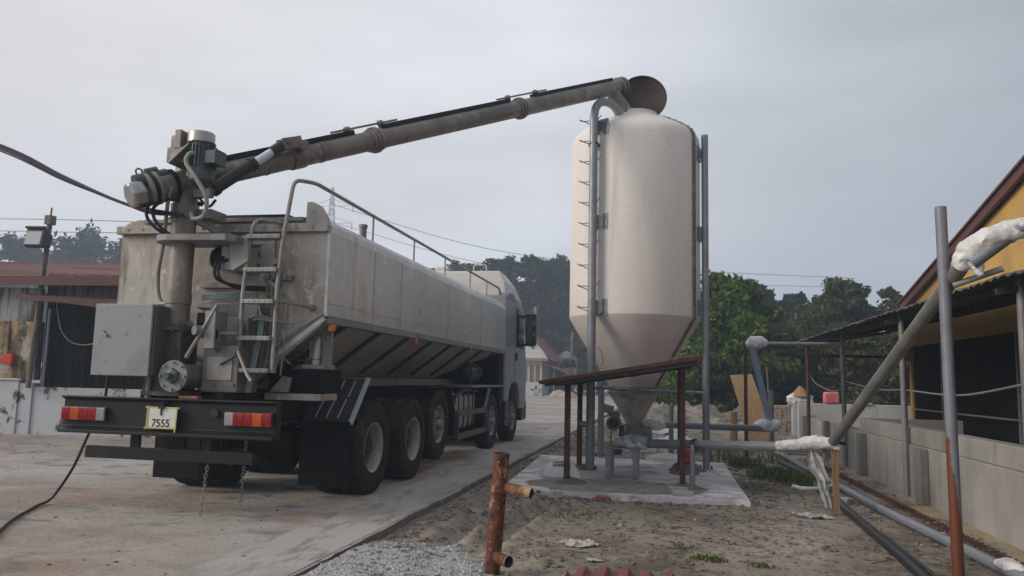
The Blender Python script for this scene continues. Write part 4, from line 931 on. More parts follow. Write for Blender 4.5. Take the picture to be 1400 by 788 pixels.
mb = MB(); mb.bx(XC-1.25,XC+1.25,cy1-.45,cy1+.2,.42,.9); mb.bx(XC-1.245,XC+1.245,cy1-.6,cy1+.15,.9,1.0); mb.build('front_bumper', M['plastic_black'], cabm, bevel=.04)
for x in (XC-1.0, XC+1.0):
    mb = MB(); mb.bx(x-.22,x+.22,cy1+.19,cy1+.22,.62,.82); mb.build('headlight', M['white_lens'], cabm, bevel=.01)
mb = MB(); mb.bx(XR-.3,XR+.0,17.05,17.55,.4,.95); mb.bx(XR-.02,XR+.025,17.1,17.5,.55,.6); mb.build('cab_step', M['plastic_black'], cabm, bevel=.01)
mb = MB(); mb.cyl((XR+.22,19.75,2.7),(XR+.22,19.75,3.3),.08,12); mb.cyl((XR-.02,19.6,2.72),(XR+.25,19.76,2.72),.02,8); mb.build('front_mirror', M['rim_dirty'], cabm)
# ================================================================== SILO
SX, SY, SR = -.62, 14.1, 1.165
silo = thing('feed_silo', 'tall cream fibreglass feed silo with a tapered bottom and its brown lid standing open', 'silo', (SX,SY,0))
mb = MB()
mb.lathe([(SR-.004,2.57),(SR,2.6),(SR,5.7),(SR*.99,5.8),(SR*.955,5.88),(SR*.89,5.95),(SR*.76,6.05),(SR*.58,6.17),(.44,6.27),(.40,6.31),(.40,6.36),(.36,6.36)], (SX,SY,0), n=64)
body = mb.build('silo_body', M['silo'], silo)
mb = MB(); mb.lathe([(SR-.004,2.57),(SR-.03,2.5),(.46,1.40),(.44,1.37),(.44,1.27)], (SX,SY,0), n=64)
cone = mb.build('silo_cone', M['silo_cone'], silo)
mb = MB(); mb.lathe([(.445,1.27),(.48,1.27),(.48,1.24),(.445,1.235)], (SX,SY,0), n=40); mb.lathe([(.455,1.29),(.455,1.36)], (SX,SY,0), n=40); mb.build('cone_flange', M['galv'], silo)
mb = MB(); mb.lathe([(.445,1.24),(.14,.74),(.14,.7)], (SX,SY,0), n=36); mb.build('outlet_hopper', M['outlet'], silo)
# bolted vertical seams (the right one shows)
def seam(az):
    c, s = math.cos(rad(az)), math.sin(rad(az)); t = Vector((-s,c,0))
    path = [(.44,1.38),(.46,1.42),(SR,2.55),(SR,5.7),(SR*.99,5.8),(SR*.955,5.88),(SR*.89,5.95),(SR*.76,6.05),(SR*.58,6.17),(.44,6.27)]
    mb = MB(); pr = None
    for k in range(len(path)-1):
        (r0,z0),(r1,z1) = path[k],path[k+1]; n = max(1,int(math.hypot(r1-r0,z1-z0)/.06))
        for q in range(n+(k==len(path)-2)):
            f = q/n; r_ = r0+(r1-r0)*f; z = z0+(z1-z0)*f
            w = .042+.01*fbm(z*5,az); o = Vector((SX+c*r_, SY+s*r_, z)); off = Vector((c,s,.25 if z>5.5 else 0))*(.03)
            row = [o - t*w + off*-.2, o - t*w*.9 + off, o + t*w*.9 + off, o + t*w + off*-.2]
            if pr: mb.add(pr+row, [(0,1,5,4),(1,2,6,5),(2,3,7,6)])
            pr = row
            if q%2==0: mb.obx(o+off*1.1+t*.0,(.018,.018,.018),(0,0,rad(az)),1)
    mb.build('seam_flange', [M['silo_seam'],M['black_steel']], silo)
seam(-28); seam(152)
# open lid: shallow dish on its hinge, seen from its inside
lid_c = Vector((-.50,14.26,6.73)); 
mb = MB(); mb.lathe([(0,.1),(.18,.09),(.33,.05),(.435,.0),(.455,-.04),(.455,-.06),(.44,-.06),(.42,-.012),(.32,.035),(.17,.075),(0,.085)], (0,0,0), 'y', 40)
Rz = Matrix.Rotation(rad(6),4,'Z') @ Matrix.Rotation(rad(-6),4,'X')
mb.v = [tuple(lid_c + (Rz @ Vector(p))) for p in mb.v]; mb.build('lid', M['lid_brown'], silo)
mb = MB(); mb.cyl((-.62,14.3,6.36),(-.2,14.35,6.36),.03,8); mb.beam((-.41,14.3,6.3),(-.41,14.3,6.5),.08,.05); mb.build('lid_hinge', M['galv_dull'], silo)
mb = MB(); mb.cyl((-.98,13.85,6.28),(-.98,13.85,6.4),.05,10); mb.build('vent_stub', M['wrap_dirty'], silo)
# legs
LEG = (-1.275,12.97)
mb = MB(); mb.tube([(LEG[0],LEG[1],0),(LEG[0],LEG[1],3.0),(LEG[0],LEG[1],5.8)]+catmull([(LEG[0],LEG[1],5.98),(-1.245,13.01,6.16),(-1.15,13.12,6.29),(-1.0,13.29,6.3),(-.89,13.43,6.2),(-.82,13.53,6.02)],6), .072, 16); mb.bx(LEG[0]-.12,LEG[0]+.12,LEG[1]-.12,LEG[1]+.12,0,.012); lg = mb.build('filling_pipe', M['galv'], silo)
mb = MB(); mb.lathe([(.076,0),(.09,0),(.09,.03),(.076,.03)],(LEG[0],LEG[1]+.02,5.48),n=16); mb.obx((LEG[0]+.0,LEG[1]+.1,5.495),(.2,.03,.03)); mb.build('pipe_clip', M['black_steel'], lg)
LEGS = [(.615,13.79),(-1.29,15.2)]
for (x,y) in LEGS:
    mb = MB(); mb.cyl((x,y,0),(x,y,5.83),.06,16); mb.bx(x-.12,x+.12,y-.12,y+.12,0,.012); lg2 = mb.build('leg', M['galv'], silo)
    d = Vector((SX-x,SY-y,0)); L = d.length; d.normalize()
    for z in (5.5,4.05,2.75):
        mb = MB(); p = Vector((x,y,z)); mb.beam(p, p+d*(L-SR+.01), .05, .26 if z<5 else .14, up=(0,0,1))
        q = p + d*(L-SR-.015); mb.beam(q-d*.003, q+d*.012, .26,.26); mb.build('bracket', M['galv'], lg2)
d = Vector((SX-LEG[0],SY-LEG[1],0)); L = d.length; d.normalize(); s_ = Vector((-d.y,d.x,0))
for z in (5.82,4.15,2.68):
    mb = MB(); p = Vector((LEG[0],LEG[1],z)); mb.beam(p, p+d*(L-SR+.03), .04, .24)
    q = p + d*(L-SR+.012)
    for dz in (-.08,.08): mb.obx(q-s_*.15+Vector((0,0,dz))-d*.03,(.02,.02,.02)); mb.obx(q-s_*.09+Vector((0,0,dz))-d*.03,(.02,.02,.02))
    mb.beam(q-s_*.2, q-s_*.01 , .012, .28, up=(0,0,1)); mb.beam(q+s_*.01, q+s_*.1, .012, .28, up=(0,0,1)); mb.build('bracket', M['galv'], silo)
mb = MB()
for (x,y) in LEGS+[LEG]:
    for (a,b) in ((-.09,-.09),(.09,-.09),(.09,.09),(-.09,.09)): mb.cyl((x+a,y+b,.0),(x+a,y+b,.06),.012,6)
mb.build('anchor_bolts', M['black_steel'], silo)
# climbing rungs through the leg
z = 2.62; k = 0
while z < 6.1:
    mb = MB(); p = Vector((LEG[0],LEG[1],z)); o = 1
    mb.bend([p+Vector((-.03,0,-.03)), p+Vector((-.235,-.06,.05)), p+Vector((-.25,.03,.075)), p+Vector((-.21,.05,.055)), p+Vector((-.02,.0,.05))], .0085, .02, 6, seg=3)
    if k%2==1: mb.cyl(p+Vector((.02,0,.0)), p+Vector((.125,.0,.14)), .009, 6)
    mb.build('rung', M['galv_dull'], silo); z += .36; k += 1
# bracing ring
zc = 1.32
for (p,q,r_) in (((-1.275,12.97,zc),(-.93,13.7,zc),.022),((-.4,13.69,zc-.02),(.6,13.79,zc-.03),.022),((-.85,14.5,zc),(-1.29,15.2,zc),.022),((-.93,13.66,zc),(-.35,13.64,zc),.012)):
    mb = MB(); mb.cyl(p,q,r_,8); mb.build('brace', M['galv'], silo)
mb = MB(); mb.bx(-.66,-.52,13.59,13.66,1.26,1.36); mb.build('brace_clamp', M['galv_dull'], silo)
mb = MB(); mb.cyl((-1.275,12.97,.72),(-1.47,12.95,.74),.055,10); mb.build('pipe_cap', M['galv_dull'], silo)
# filler tube seen on the far left leg
mb = MB(); mb.spline([(-1.16,13.0,2.0),(-1.1,13.02,1.9),(-1.08,13.02,1.75),(-1.14,13.0,1.7)], .006, 6); mb.build('red_wire', M['red_plastic'], silo)
mb = MB(); mb.beam((-1.29,15.2,.95),(-1.05,14.9,.9),.06,.16); mb.build('side_plate', M['galv_dull'], silo)

# ---- outlet boot with gear motor under the silo
boot = thing('auger_unloader', 'galvanised feed auger boot with a gear motor under the silo outlet', 'auger unit', (-.6,13.6,0))
mb = MB(); mb.lathe([(.145,.7),(.17,.7),(.17,.66),(.145,.66)],(SX,SY,0),n=24); mb.prism([(-.74,.7),(-.5,.7),(-.44,.55),(-.44,.34),(-.52,.28),(-.7,.28),(-.78,.4)], 'y', 13.82, 14.3); mb.bx(-.46,-.3,13.9,14.2,.42,.62)
bb = mb.build('boot_body', M['galv_dull'], boot, bevel=.012)
mb = MB(); mb.lathe([(0,13.42),(.1,13.42),(.125,13.45),(.125,13.62),(.11,13.63),(.11,13.8),(0,13.8)],(-.93,0,.74),'y',24)
for k in range(14):
    a = k*.4488; mb.beam((-.93+.118*math.cos(a),13.64,.74+.118*math.sin(a)),(-.93+.118*math.cos(a),13.79,.74+.118*math.sin(a)),.01,.02,up=(math.cos(a),0,math.sin(a)))
mb.bx(-1.02,-.84,13.5,13.78,.85,.93)
gm2 = mb.build('gear_motor', M['galv_dull'], boot)
mb = MB(); mb.lathe([(0,13.405),(.085,13.405),(.085,13.425)],(-.93,0,.74),'y',20); mb.lathe([(0,13.395),(.04,13.395),(.04,13.41)],(-.93,0,.74),'y',14); mb.build('fan_cover', M['rib_dark'], gm2)
mb = MB(); mb.bx(-.84,-.76,13.5,13.8,.5,.7); mb.cyl((-.98,13.6,.62),(-.98,13.6,.25),.012,6); mb.bx(-1.0,-.8,13.55,13.8,.2,.32); mb.build('gearbox', M['rusty_gear'], boot, bevel=.006)
mb = MB(); mb.lathe([(0,0),(.045,0),(.045,.05),(0,.05)],(-.79,13.5,.56),n=12); mb.build('cable_gland', mat('blue_tape',(.05,.1,.3),.5), boot)
# stand
stand = thing('pipe_stand', 'small galvanised angle iron stand under the first pipe joint on the pad', 'stand', (-.7,12.1,0))
for (x,y) in ((-.9,11.9),(-.88,12.35),(-.5,11.95),(-.49,12.3)):
    mb = MB(); mb.bx(x-.04,x+.04,y-.006,y+.006,0,.44); mb.bx(x-.006-.034,x-.034+.006,y+.0065,y+.07,0,.44); mb.build('leg', M['galv'], stand)
mb = MB(); mb.bx(-.96,-.44,11.86,12.4,.44,.46); mb.build('top_plate', M['galv_dull'], stand)
mb = MB(); mb.bx(-.93,-.46,11.885,11.893,.02,.06); mb.bx(-.94,-.86,11.84,11.96,.0,.012); mb.bx(-.54,-.44,11.88,12.0,.0,.012); mb.build('foot_plate', M['galv_dull'], stand)

# ---- wrapped joints helper
def wrap_mesh(pts, rads, seed, rag=.25, n=18):
    n = 34; path = catmull(pts, 14); m = len(path); rr = []
    for i in range(m):
        t = i/(m-1)*(len(rads)-1); a = int(min(t, len(rads)-2)); rr.append(rads[a]*(1-(t-a)) + rads[a+1]*(t-a))
    mb = MB(); mb.tube(path, rr, n, smooth=True); k_ = max(rads)
    rd = lambda a,b,c: .5-abs(mnoise.noise(Vector((a,b,c))))
    mb.v = [tuple(Vector(p) + Vector((rd(p[0]*13+seed,p[1]*13,p[2]*13),rd(p[0]*13,p[1]*13+seed,p[2]*13),rd(p[0]*13,p[1]*13,p[2]*13+seed)))*.12*k_ - Vector((.5,.5,.5))*.085*k_ + Vector((fbm(p[0]*9+seed,p[1]*9,p[2]*9), fbm(p[0]*9,p[1]*9+seed,p[2]*9), fbm(p[0]*9,p[1]*9,p[2]*9+seed)))*rag*max(rads)*.8) for p in mb.v]
    return mb
# front feed pipe
fp = thing('feed_pipe', 'long grey feed pipe running right from the pad to the timber post', 'pipe', (.7,11,0))
A = Vector((-.5,12.0,.535)); B = Vector((1.86,10.2,.70))
mb = MB(); mb.tube([A,B], .06, 20); pp = mb.build('tube', M['pipe_grey'], fp)
mb = MB(); t=.36; q = A+(B-A)*t; mb.cyl(q-(B-A).normalized()*.03, q+(B-A).normalized()*.03, .075, 18); mb.build('clamp', M['black_steel'], pp)
dAB = (B-A).normalized()
wrap_mesh([A-dAB*.35, A-dAB*.1, A+dAB*.12, A+dAB*.26], [.07,.12,.1,.07], 3).build('plastic_wrap', M['wrap_dirty'], fp)
wrap_mesh([A-dAB*.25+Vector((0,-.06,.05)), A+Vector((0,-.05,.05)), A+dAB*.25+Vector((0,-.03,.02))], [.04,.08,.07], 8).build('plastic_wrap', mat('wrap_blue',(.3,.34,.46),.45,layers=[(9,V1,.45,.65,(.5,.52,.58),1)]), fp)
mb = MB(); mb.cyl(A+dAB*.24, A+dAB*.30, .073, 18); mb.build('tape', mat('blue_cloth',(.1,.14,.26),.6), fp)
E_ = Vector((1.72,10.3,.72))
w = wrap_mesh([(1.35,10.55,.68),(1.55,10.42,.71),(1.74,10.25,.76),(1.92,10.1,.76),(2.0,10.05,.7)], [.06,.072,.08,.068,.02], 21, .25); w.build('plastic_wrap', M['wrap_dirty'], fp)
# hanging plastic tail
mb = MB(); pr = None; r = random.Random(4)
tail = [(1.72,10.26,.66,.03),(1.74,10.24,.56,.09),(1.76,10.2,.45,.095),(1.82,10.15,.33,.07),(1.83,10.13,.2,.055),(1.86,10.11,.08,.058),(1.87,10.1,0.0,.05)]
for (x,y,z,wd) in tail:
    row = []
    for k in range(7):
        a = (k-3)/3; row.append((x+a*wd, y+.02*math.sin(k*2.1+z*9), z+.01*math.cos(k*3)))
    for k in range(6,-1,-1):
        a = (k-3)/3; row.append((x+a*wd*.95, y+.02*math.sin(k*2.1+z*9)+.012, z))
    if pr: mb.add(pr+row, [(i,(i+1)%14,14+(i+1)%14,14+i) for i in range(14)], 0, True)
    pr = row
mb.build('plastic_tail', M['plastic_film'], fp)
# support leg
sl = thing('pipe_support', 'short galvanised post with a brace holding the front feed pipe at the pad edge', 'support post', (.3,11.15,-.1))
mb = MB(); mb.tube([(.315,11.2,-.12),(.315,11.2,.18)],[.035,.035],12,1); mb.cyl((.315,11.2,.18),(.315,11.2,.6),.034,12,0); mb.build('post', [M['galv'],mat('post_stained',(.26,.22,.17),.8,layers=[(9,V1,.45,.62,(.17,.1,.06),1)])], sl)
mb = MB(); mb.beam((.18,11.2,.42),(.62,11.2,.62),.03,.03); mb.bx(.28,.35,11.26,11.32,.5,.64); mb.build('brace', M['rust'], sl)
mb = MB(); mb.lathe([(.0,.0),(.03,.03),(.1,.01),(.17,-.05),(.25,-.13)],(.315,11.15,0),n=18); mb.v=[(x+.02*fbm(x*9,y*9),y+.02*fbm(x*9,y*9,3),z+.02*fbm(x*7,y*7,5)) for x,y,z in mb.v]; mb.build('footing', M['mortar'], sl)
# rear feed pipe with the up-leg
rp = thing('feed_pipe', 'grey feed pipe behind the pad rising to a wrapped elbow beside the plywood board', 'pipe', (1,15.5,0))
A = Vector((-.4,14.2,.70)); B = Vector((1.9,16.0,.60)); dAB=(B-A).normalized()
mb = MB(); mb.tube([A,B],.062,18); mb.build('tube', M['pipe_grey'], rp)
wrap_mesh([A-dAB*.1,A+dAB*.08,A+dAB*.26,A+dAB*.38],[.05,.11,.11,.065],31).build('plastic_wrap', M['plastic_wrap'], rp)
U0, U1 = Vector((1.93,16.0,.66)), Vector((1.57,15.7,2.2))
mb = MB(); mb.tube([U0,U1],.06,18); mb.build('tube', mat('pipe_blue',(.3,.37,.5),.4,.1), rp)
wrap_mesh([(1.62,15.85,.63),(1.8,15.95,.66),(1.98,16.02,.66),(2.1,16.05,.7)],[.08,.125,.125,.08],41,.15).build('plastic_wrap', M['plastic_wrap'], rp)
mb = MB(); mb.tube([(1.62,15.7,2.24),(3.28,15.75,2.25)],.035,14); mb.build('tube', M['galv'], rp)
wrap_mesh([(1.47,15.7,2.2),(1.58,15.7,2.25),(1.74,15.7,2.26),(1.86,15.7,2.24)],[.06,.13,.12,.05],51,.12).build('plastic_wrap', M['plastic_wrap'], rp)
# diagonal pipe
dp = thing('diagonal_feed_pipe', 'long grey pipe slanting up from the timber stake to the elbow by the gable', 'pipe', (2.1,8.5,.8))
A = Vector((1.93,10.08,.78)); B = Vector((2.33,6.85,2.44)); 
mb = MB(); mb.tube([A,B],.061,20); mb.tube([A+(B-A)*-.02, A+(B-A)*.0],.06,16); mb.build('tube', mat('pipe_warm',(.14,.14,.135),.5,.1,[(4,V1,.42,.68,(.19,.187,.18),1)]), dp)
mb = MB(); mb.tube([(2.38,6.78,2.46),(2.7,6.7,2.72),(3.6,6.6,2.9)],.06,14); mb.build('tube', M['galv'], dp)
wrap_mesh([(2.33,6.88,2.44),(2.38,6.82,2.56),(2.5,6.76,2.64),(2.7,6.72,2.72),(2.9,6.7,2.76),(3.2,6.65,2.8)],[.075,.095,.095,.085,.095,.115],61,.2,24).build('plastic_wrap', M['wrap_dirty'], dp)
wrap_mesh([(2.36,6.84,2.5),(2.42,6.8,2.46),(2.46,6.78,2.36)],[.05,.06,.02],71,.3).build('plastic_wrap', M['plastic_wrap'], dp)
mb = MB(); mb.tube([(2.3,6.95,2.3),(2.62,6.8,2.42)],.026,10); mb.build('side_rod', M['galv_dull'], dp)
mb = MB(); mb.beam((1.78,10.2,.83),(2.06,10.02,.77),.04,.035); mb.build('tie_bar', M['black_steel'], dp)
# timber post
tp = thing('timber_post', 'thin brown timber stake holding the low end of the diagonal pipe', 'post', (1.96,10.12,-.1))
mb = MB(); mb.bx(1.93,1.965,10.1,10.15,-.15,.76); mb.bx(1.968,1.998,10.1,10.15,-.15,.74); mb.build('stake', M['timber'], tp)
mb = MB(); mb.bx(1.965,2.0,10.152,10.19,.5,.95); mb.build('steel_strip', M['galv_dull'], tp)
# tall post by the camera side
t_ = thing('steel_post', 'tall leaning grey steel post with a rusted foot before the trough wall', 'post', (2.265,7.0,-.1))
mb = MB(); n = 14; pts = [(2.265-.022*(k/n), 7.0, -.15+3.12*k/n) for k in range(n+1)]
mb.tube(pts, .046, 18)
lo = MB()
def rusty(name):
    m = mat(name,(.2,.215,.25),.5,.2,[(5,V1,.42,.66,(.16,.17,.2),1)])
    nt = m.node_tree; N = nt.nodes; L = nt.links; b = [q for q in N if q.type=='BSDF_PRINCIPLED'][0]
    src = b.inputs['Base Color'].links[0].from_socket
    tc = N.new('ShaderNodeTexCoord'); sp = N.new('ShaderNodeSeparateXYZ'); L.new(tc.outputs['Object'], sp.inputs[0])
    nz = N.new('ShaderNodeTexNoise'); nz.inputs['Scale'].default_value = 14; nz.inputs['Detail'].default_value = 6; L.new(tc.outputs['Object'], nz.inputs['Vector'])
    a = N.new('ShaderNodeMath'); a.operation='MULTIPLY_ADD'; a.inputs[1].default_value=-.55; L.new(nz.outputs['Fac'],a.inputs[0]); L.new(sp.outputs['Z'],a.inputs[2])
    b2 = N.new('ShaderNodeMath'); b2.operation='MULTIPLY_ADD'; b2.inputs[1].default_value=9; L.new(sp.outputs['X'],b2.inputs[0]); L.new(a.outputs[0],b2.inputs[2])
    mr = N.new('ShaderNodeMapRange'); mr.inputs[1].default_value=.5; mr.inputs[2].default_value=.4; mr.inputs[3].default_value=0; mr.inputs[4].default_value=1; L.new(b2.outputs[0],mr.inputs[0])
    mx = N.new('ShaderNodeMix'); mx.data_type='RGBA'; L.new(mr.outputs[0],mx.inputs[0]); L.new(src,mx.inputs[6]); mx.inputs[7].default_value=(.15,.045,.02,1); L.new(mx.outputs[2],b.inputs['Base Color'])
    return m
mb.build('pole', rusty('post_rust_foot'), t_)
mb = MB(); mb.lathe([(.03,2.9),(.038,2.972),(.046,2.972)],(2.243,7.0,0),n=18); mb.build('open_end', M['hub_dark'], t_)

# ---- thin standing posts
def post(name, label, x, y, z1, r, m, lean=(0,0), extra=None):
    mb = MB(); n = 6
    mb.tube([(x+lean[0]*k/n+.004*fbm(k,x*5), y+lean[1]*k/n, -.2+(z1+.2)*k/n) for k in range(n+1)], r, 10)
    return tag(mb.build(name, m), label, 'post')
post('rusty_post', 'rusty thin post in front of the leaning plywood board', 1.45, 15.73, 2.05, .035, M['rust_brown'])
post('steel_post', 'short grey post standing behind the pad between rusty leg and silo outlet', .04, 16.4, .98, .05, M['galv_dull'])
post('steel_post', 'short grey post under the wrapped elbow right of the plywood', 1.98, 16.35, 1.35, .045, M['galv_dull'], (.03,0))
post('dry_stick', 'thin bare stick upright right of the plywood board', 2.35, 19.0, 1.85, .018, M['bark_pale'], (-.12,0))

# ---- rusty lean-to canopy
can = thing('rusty_canopy', 'small rusty lean-to roof on brown posts beside the silo pad', 'canopy', (-.6,12,0))
mb = MB(); nx_ = 60; v = []; f = []
x0, x1, y0, y1 = -1.76, .42, 10.75, 13.35
for j,y in enumerate((y0,y1)):
    for i in range(nx_+1):
        x = x0+(x1-x0)*i/nx_; z = 1.43+(x-x0)/(x1-x0)*.36
        v.append((x,y,z+.002*math.sin(i))) 
pr=None
ny = 70
for j in range(ny+1):
    y = y0+(y1-y0)*j/ny; row = []
    for i in range(9):
        x = x0+(x1-x0)*i/8 + .02*fbm(y*3,i) * (1 if i in (0,8) else 0); z = 1.425+(x-x0)/(x1-x0)*.36 + .012*math.sin(j*math.pi/2.5) - (.03 if i==0 else 0)*(1+fbm(y*2,1))
        row.append((x,y,z))
    if pr: mb.add(pr+row+[(p[0],p[1],p[2]+.006) for p in pr+row], [(i,i+1,9+i+1,9+i) for i in range(8)]+[(18+i,27+i,27+i+1,18+i+1) for i in range(8)], 0, True)
    pr=row
rs = mb.build('roof_sheet', M['rust_brown'], can, recalc=False)
mb = MB()
for y in (10.8,12.0,13.1):
    mb.beam((x0+.05,y,1.375),(x1-.05,y,1.375+.345),.05,.055)
for x in (-1.45,-.6,.2): mb.beam((x,10.8,1.425+(x-x0)/(x1-x0)*.36-.075),(x,13.3,1.425+(x-x0)/(x1-x0)*.36-.075),.04,.04)
mb.build('roof_beams', M['rib_dark'], can)
mb = MB(); mb.beam((x0-.02,10.742,1.405),(x1+.02,10.742,1.79),.012,.05); mb.build('edge_strip', M['rust_brown'], rs)
for (x,y,zt) in ((-1.43,11.2,1.39),(-1.455,13.0,1.39),(.18,11.2,1.66),(.17,13.0,1.66)):
    mb = MB(); w=.04; mb.bx(x-w,x+w,y-w,y+w,-.02,zt); pl_ = mb.build('post', M['rust_brown'], can, bevel=.006)
    mb = MB(); mb.lathe([(0,.07),(.06,.07),(.12,.055),(.2,.02),(.29,-.03)],(x+.05,y+.02,0),n=20)
    mb.v=[(a+.05*fbm(a*6,b*6),b+.05*fbm(a*6,b*6,3),c+.025*fbm(a*8,b*8,5)) for a,b,c in mb.v]; mb.build('footing', M['mortar'], can)
mb = MB(); mb.obx((.28,11.4,1.81),(.3,.25,.03),(0,-.17,.3)); mb.obx((.12,11.2,1.785),(.2,.12,.025),(0,-.1,1)); tag(mb.build('broken_tile', M['tin_red']), 'broken red tile scraps lying on the canopy roof', 'tile')

# ---- things on the pad
sk = thing('sack', 'white printed woven sack lying flat beside the canopy post on the pad', 'sack', (-1.62,11.95,0))
mb = MB(); v=[]; n1,n2=26,14
def sack_pt(u,w,top):
    x = (u-.5)*.62; y=(w-.5)*.4; e = max(0,1-abs(2*u-1)**3.0)*max(0,1-abs(2*w-1)**2.5)
    z = (.21*e**.5 if top else -.005) + .02*fbm(x*7,y*7,3)*e
    a=.25; return (-1.62+x*math.cos(a)-y*math.sin(a), 11.95+x*math.sin(a)*-.4+y, max(0.004,z+.004) if top else .003)
for top in (True,False):
    g_=[[sack_pt(i/n1,j/n2,top) for i in range(n1+1)] for j in range(n2+1)]
    vv=[p for rr in g_ for p in rr]
    mb.add(vv,[(j*(n1+1)+i,j*(n1+1)+i+1,(j+1)*(n1+1)+i+1,(j+1)*(n1+1)+i) for j in range(n2) for i in range(n1)],0,True)
mb.build('bag', M['sack'], sk)
mb = MB(); r = random.Random(2)
for row,wv in ((0,.17),(1,.36)):
    for k in range(9):
        if r.random()<.12: continue
        u=.3+.05*k; p=[Vector(sack_pt(u+a,wv+b,True))+Vector((0,-.003,.006)) for a,b in ((-.012,-.045),(.012,-.045),(.012,.045),(-.012,.045))]
        for (q0,q1) in r.sample([(0,1),(1,2),(2,3),(3,0)],3): mb.beam(p[q0],p[q1],.012,.006)
mb.build('print', M['sack_print'], sk)
rb = thing('jerry_can', 'red plastic can standing on the pad behind the rusty canopy post', 'can', (.27,13.5,0))
mb = MB(); mb.bx(.14,.37,13.35,13.55,.13,.37); mb.build('can_body', M['red_plastic'], rb, bevel=.025)
mb = MB(); mb.bend([(.2,13.45,.36),(.2,13.45,.42),(.31,13.45,.42),(.31,13.45,.36)],.012,.03,6); mb.cyl((.18,13.4,.36),(.18,13.4,.4),.02,8); mb.build('handle', M['red_plastic'], rb)
def mound(name,label,x,y,rx,h,m,seed=1,cat='mound'):
    mb = MB(); mb.lathe([(0,1),(.3,.93),(.6,.62),(.85,.2),(1,-.15)],(0,0,0),n=22)
    mb.v=[(x+a*rx*(1+.25*fbm(a*2+seed,b*2)),y+b*rx*(1+.25*fbm(a*2,b*2+seed)),c*h+.3*h*fbm(a*3+seed,b*3,2)) for a,b,c in mb.v]
    return tag(mb.build(name,m),label,cat)
mound('mortar_heap','low heap of grey mortar under the red can',.28,13.5,.36,.13,M['mortar'],3,'mortar heap')
mound('mortar_heap','small pale heap of mortar at the back edge of the pad',.0,15.2,.42,.12,M['pad'],7,'mortar heap')
def brick(label,x,y,z,rz,m,s=(.2,.1,.06)):
    mb = MB(); mb.obx((x,y,z+s[2]/2-.01),s,(.05,.08,rz)); return tag(mb.build('brick',m,bevel=.008),label,'brick')
brick('broken red brick lying at the front edge of the pad',-.82,10.15,-.08,.4,M['brick_red'],(.17,.12,.08))
for x,y,lb_ in ((.0,10.85,'pale perforated brick piece against the foot of the right canopy post'),(.06,10.5,'pale perforated brick piece nearest the front edge of the pad')):
    mb = MB(); mb.obx((x+.11,y+.03,.03),(.26,.13,.055),(.05,.05,.15))
    for q in range(4): mb.cyl((x+.02+q*.06,y-.045+q*.01,.035),(x+.02+q*.06,y-.03+q*.01,.035),.016,8,1)
    tag(mb.build('perforated_brick', [M['mortar_light'],M['hub_dark']], bevel=.006), lb_, 'brick')
for (lb,x,y,s,sd) in (('crumpled white plastic sheet on the dirt left of the timber stake',1.6,9.75,.22,1),('torn white paper scrap on the dirt right of the rusty standpipe',-.8,7.35,.17,5),('small white paper scrap near the red corrugated sheet',-.62,6.75,.07,8)):
    mb = MB(); n1=14; vv=[]
    for j in range(n1+1):
        for i in range(n1+1):
            u,w_=(i/n1-.5)*2,(j/n1-.5)*2; e=math.hypot(u,w_); q=1/max(1,e)
            px_,py_=x+u*q*s*(1+.4*fbm(u*2+sd,w_*2)),y+w_*q*s*(.8+.4*fbm(u*2,w_*2+sd))
            vv.append((px_,py_,ground_z(px_,py_)+.012+.05*s/.2*max(0,fbm(px_*11,py_*11,sd)+.15)))
    mb.add(vv,[(j*(n1+1)+i,j*(n1+1)+i+1,(j+1)*(n1+1)+i+1,(j+1)*(n1+1)+i) for j in range(n1) for i in range(n1)],0,False)
    tag(mb.build('plastic_scrap', M['plastic_film'] if sd==1 else M['mortar_light'], recalc=False), lb, 'plastic scrap')

# ---- rusty standpipe close to the camera
sp = thing('rusty_standpipe', 'flaking rusty pipe stub with a side branch sticking out of the dirt in front', 'pipe', (-1.37,6.15,-.1))
mb = MB(); a=Vector((-1.375,6.17,-.2)); b=Vector((-1.3,6.12,.86)); n=16
mb.tube([a+(b-a)*k/n for k in range(n+1)], .062, 28, caps=False); mb.tube([b,b-Vector((.003,0,.06))],[.062,.052],28,caps=False); mb.v=[tuple(Vector(p)+Vector((fbm(p[0]*20,p[1]*20,p[2]*20),fbm(p[0]*20,p[1]*20,p[2]*20+4),0))*.003) for p in mb.v]
mb.add([b+Vector((.053*math.cos(k*.524),.053*math.sin(k*.524),-.03)) for k in range(12)],[tuple(range(12))],1)
mb.lathe([(.063,.55),(.069,.56),(.069,.62),(.063,.63)],(-1.318,6.128,0),n=28)
mb.build('pipe', [M['rust_paint'],M['hub_dark']], sp)
for (p,q,r_) in (((-1.29,6.13,.60),(-1.05,6.08,.565),.044),((-1.32,6.1,.065),(-1.2,6.0,.06),.045)):
    mb = MB(); p,q=Vector(p),Vector(q); mb.tube([p,q],r_,20,caps=False); dd=(q-p).normalized(); mb.tube([q,q-dd*.001,q-dd*.08],[r_,r_*.82,r_*.8],20,1,caps=False)
    mb.tube([q-dd*.08,q-dd*.085],[r_*.8,.001],20,1,caps=False); mb.build('branch', [M['rust_cream' if q.z > .3 else 'rust_paint'],M['hub_dark']], sp)
